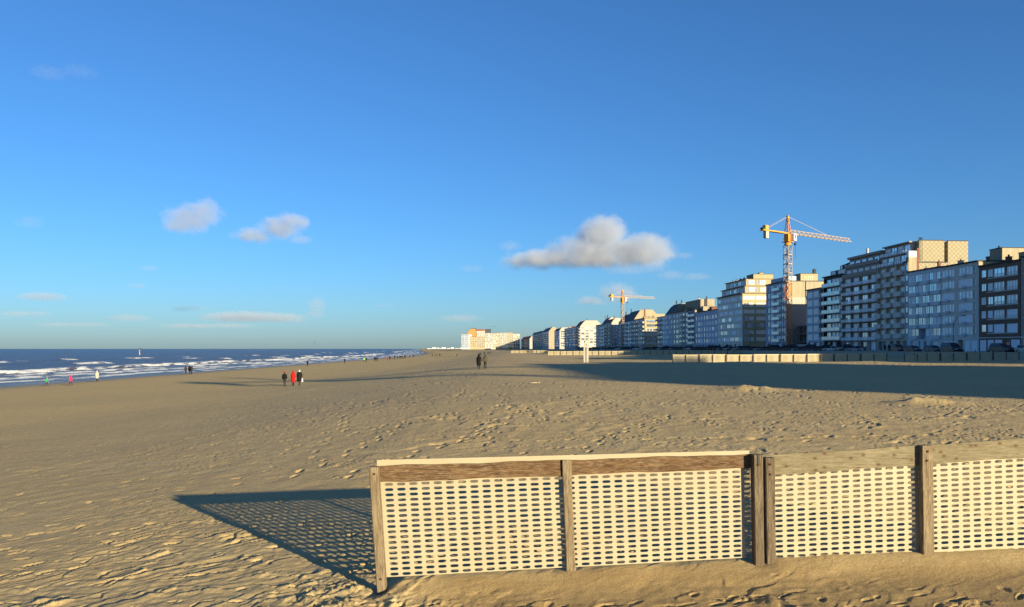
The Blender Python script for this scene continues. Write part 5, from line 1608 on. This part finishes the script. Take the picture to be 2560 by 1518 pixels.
def person_cage(H, stride=.18, arm=(.05, .05), lean=0.0, lift=0.0, wide=1.0, armout=(0, 0)):
    """joints for a walking figure facing +y; feet on z = 0"""
    k = H / 1.72
    V = []; E = []; RD = []
    def add(p, r, par=None):
        V.append((p[0] * k, p[1] * k, p[2] * k)); RD.append((r[0] * k, r[1] * k) if hasattr(r, '__len__') else r * k)
        if par is not None: E.append((par, len(V) - 1))
        return len(V) - 1
    pel = add((0, 0, .93), (.15 * wide, .11))
    wai = add((0, lean * .25, 1.10), (.145 * wide, .105), pel)
    che = add((0, lean * .5, 1.30), (.165 * wide, .115), wai)
    nec = add((0, lean * .75, 1.47), (.055, .055), che)
    he0 = add((0, lean * .85 + .01, 1.55), (.075, .08), nec)
    he1 = add((0, lean * .9 + .015, 1.64), (.083, .095), he0)
    add((0, lean * .9 + .005, 1.70), (.055, .06), he1)
    hands = []
    for s, sw, ao in ((-1, arm[0], armout[0]), (1, arm[1], armout[1])):
        sh = add((s * .17 * wide, lean * .6, 1.40), .066, che)
        el = add((s * (.22 * wide + ao * .5), lean * .6 + sw * .5 - .02, 1.13), .050, sh)
        wr = add((s * (.23 * wide + ao), lean * .6 + sw + .02, .89), .033, el)
        pa = add((s * (.23 * wide + ao), lean * .6 + sw + .035, .82), (.020, .038), wr)
        hands.append(Vector(V[pa]))
    for s, st, lf in ((-1, stride, 0.0), (1, -stride, lift)):
        hp = add((s * .085, 0, .86), .088, pel)
        kn = add((s * .09, st * .55 + .03, .49 + lf * .5), .060, hp)
        an = add((s * .09, st - .01, .09 + lf), .040, kn)
        hl = add((s * .09, st - .015, .04 + lf), .036, an)
        add((s * .10, st + .15, .03 + lf * .6), (.040, .028), hl)
    return V, E, RD, hands, k

def person(name, H, coat, legs, top, label, px, py, Y, yaw=0.0, coat_len=.62, group=None, hood=None, hatm=None, stride=.18, arm=(.05, -.03), lift=0.03, wide=1.0, armout=(0, 0), lean=.02, scarf=None, z=None):
    V, E, RD, hands, k = person_cage(H, stride, arm, lean, lift, wide, armout)
    me = skin_mesh('body', V, E, RD)
    for m in (CL[legs], CL[coat], M['skin'], M['hair'] if top != 'white' else M['hair_w'], M['shoe']): me.materials.append(m)
    for p in me.polygons:
        c = p.center; z_ = c.z / k
        p.use_smooth = True
        if z_ > 1.50: p.material_index = 3 if (c.y / k < .055 or z_ > 1.64) else 2
        elif z_ < .10: p.material_index = 4
        elif abs(c.x / k) > .17 * wide and z_ < .875: p.material_index = 2
        elif z_ > .90 or abs(c.x / k) > .165 * wide and z_ > .86: p.material_index = 1
        else: p.material_index = 0
    X = (px - 1280) / F * Y
    zz = ground_z(X, Y) if z is None else z
    o = empty(name, (X, Y, zz - .012), yaw, label, 'person', group)
    put('body', me, o)
    # fingers
    for i, h in enumerate(hands):
        s = -1 if i == 0 else 1
        mb = MB()
        for f, (dy, ln) in enumerate(((.030, .070), (.012, .082), (-.008, .076), (-.026, .060))):
            a = h + Vector((0, dy * k, -.028 * k)); bq = a + Vector((-s * .006 * k, .006 * k, -ln * .55 * k)); cq = bq + Vector((-s * .016 * k, .004 * k, -ln * .40 * k))
            mb.tube([a, bq, cq], [.0095 * k, .0085 * k, .006 * k], 6)
        a = h + Vector((-s * .005 * k, .040 * k, .01 * k)); mb.tube([a, a + Vector((-s * .012 * k, .026 * k, -.028 * k)), a + Vector((-s * .016 * k, .032 * k, -.055 * k))], [.011 * k, .010 * k, .007 * k], 6)
        mb.build('fingers', M['skin'], o)
    # coat: lofted shell from collar to hem
    mb = MB(); rings = []
    n = 18
    for z_, rx, ry, oy in ((1.485, .075, .08, .72), (1.455, .14, .095, .7), (1.40, .215 * wide, .125, .6), (1.28, .205 * wide, .140, .5), (1.08, .188 * wide, .135, .25), (.93, .205 * wide, .150, 0), (.93 - (coat_len - .42) * .5, .215 * wide, .160, 0), (.93 - (coat_len - .42), .225 * wide, .17, 0)):
        rings.append([(rx * k * math.cos(2*math.pi*q/n) * (1 + .03 * math.sin(5*q + z_*9)), (lean * oy + ry * math.sin(2*math.pi*q/n) * (1 + .04 * math.sin(3*q + z_*7))) * k, z_ * k) for q in range(n)])
    mb.rings(rings[::-1], 0, True); mb.build('coat', CL[coat], o)
    hc = Vector((0, (lean * .9 + .005) * k, 1.635 * k))
    if hood or hatm:
        mb = MB(); rings = []
        prof = ((.10, .62, -.17), (.125, .8, -.12), (.125, 1, -.04), (.122, 1, .03), (.10, .95, .08), (.055, .9, .112)) if hood else ((.104, 1.1, -.01), (.112, 1.1, .02), (.105, 1.05, .07), (.06, 1, .115))
        for r, yy, dz in prof:
            rings.append([(hc.x + r * k * math.cos(2*math.pi*q/12), hc.y - .006 * k + r * 1.08 * yy * k * math.sin(2*math.pi*q/12), hc.z + dz * k) for q in range(12)])
        mb.rings(rings, 0, True); mb.build('hood' if hood else 'hat', CL[hood or hatm], o)
    if scarf:
        mb = MB(); mb.tube([(.085 * k * math.cos(2*math.pi*q/10), (lean * .8 + .09 * math.sin(2*math.pi*q/10)) * k, 1.495 * k + .012 * math.sin(q)) for q in range(11)], .035 * k, 7); mb.build('scarf', CL[scarf], o)
    return o

# three walkers with red hats
person('person', 1.62, 'black', 'dark', 'h', 'walker in black jacket and red headscarf, alone at the side of two others', 711.5, 968, 84.0, R(-4), .50, hatm='redhat', stride=.08, wide=1.18, armout=(.05, .02))
person('person', 1.66, 'red', 'black', 'h', 'walker in long red coat and red hood arm in arm', 733, 966, 84.6, R(-3), .92, hood='red', stride=.14, wide=1.05, armout=(.02, .05))
o = person('person', 1.74, 'black', 'brown', 'white', 'white haired walker in long black coat carrying a white bag', 748.5, 965, 84.9, R(-6), .88, stride=.10, wide=1.22, armout=(.02, .06), scarf='white')
hp = o.location
mb = MB(); mb.hexa([(-.07, -.14, 0), (.07, -.14, 0), (.07, .14, 0), (-.07, .14, 0), (-.05, -.12, .36), (.05, -.12, .36), (.05, .12, .36), (-.05, .12, .36)])
bag = empty('carrier_bag', (hp.x + .33, hp.y + .0, hp.z + .40), R(8), 'white carrier bag held at the side of a black coat', 'bag')
mb.build('pouch', CL['white'], bag)
mb = MB(); mb.tube([(0, -.09, .355), (0, -.06, .44), (0, 0, .47), (0, .06, .44), (0, .09, .355)], .012, 6); mb.build('handle', CL['white'], bag)
# couple hand in hand
person('person', 1.70, 'black', 'black', 'h', 'walker in hooded knee length black coat holding a hand', 1197, 919, 87.0, R(3), .90, hood='black', stride=.06, wide=1.12, armout=(0, .09), arm=(.05, .0))
person('person', 1.66, 'olive', 'black', 'h', 'walker in short olive jacket holding hand of the black coat', 1213, 919, 87.0, R(2), .48, stride=.16, lift=.08, wide=1.0, armout=(.09, 0), arm=(.0, .04))
# by the water
person('person', 1.22, 'green', 'navy', 'h', 'small child in green jacket running by the water', 116, 966, 103.0, R(-70), .46, stride=.24, lift=.12, arm=(.16, -.12), lean=.16, hood=None)
person('person', 1.38, 'pink', 'dark', 'h', 'child in bright pink hooded coat walking by the water', 177, 960, 103.5, R(75), .62, hood='pink', stride=.20, arm=(.1, -.08))
person('person', 1.68, 'cream', 'black', 'h', 'woman in cream coat standing near the surf', 242.5, 953, 118.0, R(20), .82, hood='cream', stride=.08)
person('person', 1.70, 'dark', 'black', 'h', 'walker in dark jacket with red trim beside a pair', 464.5, 935, 152.0, R(15), .55, stride=.05, hatm='brown', scarf='red')
person('person', 1.78, 'black', 'black', 'h', 'tall walker in black coat, middle of the trio by the surf', 474, 935, 152.5, R(5), .70, stride=.06, wide=1.1)
person('person', 1.72, 'dark', 'black', 'h', 'walker in dark brown jacket, close at the tall one in the trio', 479, 935, 151.8, R(-5), .60, stride=.05, scarf='red', wide=1.05)
person('person', 1.74, 'black', 'black', 'h', 'lone walker in black at the edge of the foam', 769, 908, 205, R(10), .6, stride=.12)
person('person', 1.72, 'navy', 'black', 'h', 'lone walker in navy further along the edge of the foam', 861.5, 902, 250, R(0), .6, stride=.12)
person('person', 1.70, 'lime', 'dark', 'h', 'walker in lime green jacket at the waterline', 910, 900, 268, R(0), .5, stride=.12)

# far walkers: one plain body per clothing colour
FARP = []
for i, (cc, lg, H) in enumerate((('black', 'black', 1.72), ('navy', 'dark', 1.68), ('grey', 'black', 1.70), ('brown', 'navy', 1.66), ('red', 'black', 1.64), ('cream', 'dark', 1.62))):
    V, E, RD, hands, k = person_cage(H, .10 + .03 * i, (.06, -.05), .02, .04, 1.12)
    me = skin_mesh('far_walker', V, E, RD)
    for m in (CL[lg], CL[cc], M['hair']): me.materials.append(m)
    for p in me.polygons:
        z_ = p.center.z / k; p.use_smooth = True
        p.material_index = 2 if z_ > 1.5 else (1 if z_ > .72 else 0)
    FARP.append((cc, me))
rgp = random.Random(12)
def far_person(px, Y, ci=None, label='distant walker strolling along the waterline far down the beach', group='far walkers along the waterline', dz=0):
    cc, me = FARP[ci if ci is not None else rgp.choice((0, 0, 1, 2, 3, 0, 1, 3, 0, 2, 1, 4))]
    X = (px - 1280) / F * Y
    z = max(ground_z(X, Y), .02)
    o = put('person', me, None, (X, Y, z - .01 + dz), (0, 0, rgp.uniform(-.5, .5) + (math.pi if rgp.random() < .35 else 0)))
    return tag(o, label, 'person', group)
for px in (915.5, 936, 939.5, 943): far_person(px, 272 if px < 920 else 285, 0)
for px in (968, 973.5, 976, 981.5, 986): far_person(px, 315 + (px - 968) * .6)
for px in (993, 997.5, 1001, 1003, 1006, 1008, 1011, 1013): far_person(px, 345 + (px - 993) * 1.1)
for px in (1021, 1024, 1028, 1032, 1034.5): far_person(px, 400 + (px - 1021) * 2)
for px in (1046, 1052, 1055.5, 1060, 1066, 1072): far_person(px, 560 + (px - 1046) * 6)
for px, Y in ((1081, 430), (1088.5, 455), (1093, 455), (1099, 450), (1103, 450), (1138.5, 400), (1142, 398)): far_person(px, Y, None, 'distant walker out on the open sand', 'far walkers on the open sand')
for px, Y in ((1198, 330), (1202, 300), (1211, 340), (1220, 360), (1226, 360)): far_person(px, Y, rgp.choice((0, 1, 3)), 'distant walker beyond the couple in black and olive', 'far walkers beyond the couple')
for px in (1080, 1085, 1092, 1096, 1110, 1118, 1126): far_person(px, 760 + (px - 1080) * 5, None, 'tiny walker at the far end of the beach', 'tiny walkers at the far end')
for px, inw in ((2206, -19.8), (2216.5, -19.9)):
    k_ = (px - 1280) / F; t = (LAT + inw / DN) / (k_ + SL); p = fac(t, inw, ROAD - .1)
    cc, me = FARP[0]
    tag(put('person', me, None, p, (0, 0, 0.3)), 'person in black walking on the promenade past the balcony tower', 'person', 'pair walking on the promenade')

# ------------------------------------------------------------------ sea marker, kites, far shore
Y = 620.0; p = pix(349, 872, Y)
o = empty('sea_marker', (p.x, Y, -.3), 0, 'white and yellow sea marker post with dark topmark on the horizon', 'marker')
M['buoy_y'] = simple('marker_yellow', (.40, .37, .20), .6, .3)
mb = MB(); mb.tube([(0, 0, -1), (0, 0, 2.0), (0, 0, 3.2)], [.42, .34, .24], 10); mb.build('base', M['buoy_y'], o)
mb = MB(); lattice(mb, (0, 0, 3.2), (0, 0, 4.9), .55, .55, .8, .08); mb.build('lattice_top', M['buoy_y'], o)
mb = MB(); mb.hexa([(-.8, -.2, 4.9), (.8, -.2, 4.9), (.8, .2, 4.9), (-.8, .2, 4.9), (-.6, -.2, 5.6), (.9, -.2, 5.6), (.9, .2, 5.6), (-.6, .2, 5.6)]); mb.build('topmark', M['dark'], o)

M['kite_d'] = simple('kite_fabric_dark', (.02, .06, .07), .6, .3, .2, 1)
M['kite_b'] = simple('kite_fabric_blue', (.02, .08, .2), .6, .3, .2, 1)
def kite(px, py, Y, span, mat, label, tilt=0.0):
    p = pix(px, py, Y)
    o = empty('kite', p, 0, label, 'kite', 'kites over the surf')
    mb = MB(); n = 10; rings = []
    for i in range(n + 1):
        a = R(-75 + 150 * i / n); c = .32 * math.cos(a * .95) + .06
        x = math.sin(a) * span / 2; z = math.cos(a) * span * .42
        rings.append([(x, -c * span * .25, z), (x * 1.01, -c * span * .1, z + .05 * span), (x * 1.01, c * span * .3, z + .02 * span), (x, c * span * .3, z - .005), (x * .985, 0, z + .012 * span), (x * .985, -c * span * .22, z - .03 * span)])
    mb.rings(rings); k = mb.build('canopy', mat, o); k.rotation_euler = (0, tilt, 0)
    mb = MB()
    for s in (-1, 1): mb.beam((s * span * .47, 0, span * .1), (0, 2, -24), .012)
    l = mb.build('lines', M['dark'], o); l.rotation_euler = (0, tilt * .3, 0)
    return o
kite(1234.3, 819, 900, 3.8, M['kite_d'], 'dark arched kite above the far white blocks')
kite(788.5, 858.5, 620, 2.9, M['kite_b'], 'small dark blue kite above the breakers', R(-50))
kite(988, 841, 1500, 2.6, M['kite_d'], 'tiny dark kite high above the far waterline', R(20))

# far harbour silhouettes beyond the last block
mb = MB()
rgh = random.Random(4)
x = -760.0
while x < -480:
    w = rgh.uniform(8, 26); mb.box(x, x + w, 0, 20, -3, rgh.uniform(4, 12)); x += w + rgh.uniform(0, 8)
o = mb.build('harbour', M['grey_blue'], None, (0, 8000 * .6, 0)); o.location = (240, 4800, 2)
tag(o, 'low grey harbour sheds on the far horizon', 'harbour', kind='structure')

# ------------------------------------------------------------------ clouds: real volumes several kilometres away
def cloud(name, px, py, w, h, Y, blobs, dens, label, seed, nscale=2.2, soft=0.62, thr=0.30, namp=1.8, flat=-.5):
    """blobs: (dx, dz, rx, rz, weight) in units of half width / half height"""
    p = pix(px, py, Y)
    hw = w / 2 / F * Y * 1.15; hh = h / 2 / F * Y * 1.25; hd = hw * 0.55
    mb = MB(); mb.box(-1, 1, -1, 1, -1, 1)
    t = NT('cloud_' + str(seed))
    tc = t.n('ShaderNodeTexCoord')
    mp = t.n('ShaderNodeMapping'); mp.inputs['Scale'].default_value = (hw / hh, hd / hh, 1.0); mp.inputs['Location'].default_value = (seed * 3.1, seed * 1.7, seed * .9)
    t.l(tc.outputs['Object'], mp.inputs[0])
    nz = t.noise(nscale, 7, .64, mp.outputs[0], .25)
    sx = t.n('ShaderNodeSeparateXYZ'); t.l(tc.outputs['Object'], sx.inputs[0])
    acc = None
    for dx, dz, rx, rz, wt in blobs:
        ex = t.val('DIVIDE', t.val('SUBTRACT', sx.outputs[0], dx), rx)
        ez = t.val('DIVIDE', t.val('SUBTRACT', sx.outputs[2], dz), rz)
        ey = t.val('DIVIDE', sx.outputs[1], .85)
        d2 = t.val('ADD', t.val('ADD', t.val('MULTIPLY', ex, ex), t.val('MULTIPLY', ez, ez)), t.val('MULTIPLY', ey, ey))
        s = t.val('MULTIPLY', t.val('SUBTRACT', 1.0, d2), wt)
        acc = s if acc is None else t.val('MAXIMUM', acc, s)
    acc = t.val('MAXIMUM', acc, -.6)
    f = t.val('ADD', t.val('MULTIPLY', acc, soft), t.val('MULTIPLY_ADD', nz, namp, -namp / 2))
    f = t.val('SUBTRACT', f, thr - soft * .5)
    f = t.val('MULTIPLY', f, 0.95, clamp=True)
    f = t.val('MULTIPLY', f, t.val('MULTIPLY', t.val('SUBTRACT', t.val('ADD', sx.outputs[2], t.val('MULTIPLY_ADD', nz, .5, -.25)), flat - .12), 5.0, clamp=True))
    edge = None
    for k in range(3):
        e = t.val('SUBTRACT', 1.0, t.val('ABSOLUTE', sx.outputs[k])); e = t.val('MULTIPLY', e, 8.0, clamp=True)
        edge = e if edge is None else t.val('MULTIPLY', edge, e)
    f = t.val('MULTIPLY', f, edge)
    pv = t.n('ShaderNodeVolumePrincipled')
    pv.inputs['Color'].default_value = (.72, .77, .88, 1); pv.inputs['Anisotropy'].default_value = 0.0
    t.l(t.val('MULTIPLY', f, dens), pv.inputs['Density'])
    t.l(pv.outputs[0], t.out.inputs['Volume'])
    t.mat.cycles.volume_step_rate = 0.35 if False else 1.0
    o = mb.build('cloud', t.mat, None, p); o.scale = (hw, hd, hh)
    tag(o, label, 'cloud', 'clouds over the sea and town')
    return o
CD = 0.0075
cloud('cloud', 1468, 617, 390, 138, 9000, [(-.45, -.5, .55, .42, 1), (.05, -.3, .6, .62, 1), (.16, .3, .30, .62, 1.15), (.55, -.15, .48, .52, .95)], CD, 'large white topped cumulus above the dyke apartments', 1)
cloud('cloud', 478, 545, 170, 110, 8600, [(-.1, -.05, .65, .6, 1), (.35, .2, .45, .55, .9), (-.35, -.25, .4, .4, .8)], CD * 0.90, 'rounded grey cumulus, first of the pair over the sea', 2)
cloud('cloud', 675, 572, 195, 90, 8700, [(-.35, -.35, .5, .42, .9), (.2, .05, .5, .55, 1), (.5, .3, .4, .45, .9)], CD * 0.90, 'ragged grey cumulus, second of the pair over the sea', 3)
cloud('cloud', 752, 600, 70, 30, 8700, [(0, 0, .8, .7, 1)], CD * 0.72, 'small cloud scrap under the ragged cumulus', 4)
cloud('cloud', 1520, 738, 160, 66, 11000, [(-.45, -.4, .5, .4, .9), (.25, .1, .6, .7, 1)], CD * 0.52, 'dim mauve cloud behind the distant crane', 5)
cloud('cloud', 640, 790, 260, 44, 14000, [(-.2, -.1, .8, .6, 1), (.4, -.2, .5, .5, .9)], CD * 0.42, 'long low grey cloud bank over the sea horizon', 6)
cloud('cloud', 788, 770, 74, 66, 14000, [(.1, .1, .6, .7, 1), (0, -.4, .7, .4, .9)], CD * 0.38, 'upright pale cloud puff at the end of the low bank', 7)
cloud('cloud', 105, 742, 150, 32, 12500, [(0, 0, .8, .65, 1)], CD * 0.45, 'flat pinkish cloud low over the sea by the frame edge', 8)
cloud('cloud', 1705, 688, 150, 36, 10000, [(-.3, 0, .5, .6, .9), (.4, -.2, .5, .5, .9)], CD * 0.22, 'faint torn cloud wisps beside the crane jib', 9)
cloud('cloud', 1590, 672, 170, 40, 10000, [(-.2, -.1, .7, .6, .9), (.4, .2, .5, .6, .9)], CD * 0.22, 'faint cloud wisps under the large cumulus', 10)
cloud('cloud', 1276, 616, 70, 36, 9400, [(0, 0, .8, .7, 1)], CD * 0.38, 'faint small cloud off the edge of the large cumulus', 11)
cloud('cloud', 343, 715, 56, 18, 12000, [(0, 0, .85, .7, 1)], CD * 0.45, 'thin dark cloud sliver over the sea', 12)
cloud('cloud', 372, 671, 60, 20, 11500, [(0, 0, .85, .7, 1)], CD * 0.30, 'thin pale cloud sliver above the dark one', 13)
cloud('cloud', 160, 182, 170, 50, 5200, [(-.4, 0, .5, .6, 1), (.4, .1, .5, .5, .8)], CD * 0.15, 'very faint high cloud veil in the deep blue', 14)
cloud('cloud', 75, 556, 90, 40, 8600, [(0, 0, .8, .7, 1)], CD * 0.18, 'faint cloud shred over the sea by the frame edge', 15)
cloud('cloud', 320, 795, 130, 24, 14000, [(0, 0, .85, .7, 1)], CD * 0.30, 'faint low cloud streak left of the long bank', 16)
for i_, (px_, py_, w_, h_, d_, lab_) in enumerate(((60, 785, 130, 20, .32, 'low grey cloud shred over the sea near the frame edge'), (470, 772, 90, 20, .3, 'small cloud shred above the start of the long bank'), (520, 815, 240, 16, .22, 'hazy cloud streak just above the sea horizon'),
                                                   (180, 812, 180, 16, .22, 'second hazy streak just above the sea horizon'), (1180, 672, 60, 24, .25, 'pale cloud scrap far off the large cumulus'), (960, 765, 60, 14, .2, 'tiny faint cloud dash above the beach end'), (1690, 640, 90, 26, .3, 'torn grey fringe trailing from the large cumulus'))):
    cloud('cloud', px_, py_, w_, h_, 12000, [(-.3, 0, .6, .7, 1), (.35, .05, .6, .6, .9)], CD * d_, lab_, 30 + i_)
cloud('cloud', 1150, 796, 120, 26, 14000, [(0, 0, .85, .7, 1)], CD * 0.30, 'faint low cloud streak above the far white blocks', 17)

# ------------------------------------------------------------------ flotsam on the sand
def stick(px, py, L, yaw, label, mat):
    # where the pixel's ray meets the sand
    Y = 30.0
    for _ in range(60):
        X = (px - 1280) / F * Y
        Y = (CAMZ - ground_z(X, Y)) * F / (py - HOR)
    X = (px - 1280) / F * Y
    o = empty('driftwood', (X, Y, ground_z(X, Y)), yaw, label, 'driftwood')
    mb = MB(); mb.tube([(-L / 2, 0, .03), (-L / 4, .02, .05), (L / 4, -.02, .06), (L / 2, .0, .04)], [.018, .028, .026, .015], 7)
    mb.build('stem', mat, o)
    mb = MB(); mb.tube([(L / 4, -.02, .06), (L / 3, -.12, .10), (L / 2.4, -.2, .12)], [.025, .02, .01], 6); mb.build('twig', mat, o)
M['drift'] = simple('bleached_driftwood', (.42, .36, .26), .85, .2, .2, 5)
stick(1338, 959, .62, R(4), 'bleached driftwood stick lying alone on the open sand', M['drift'])
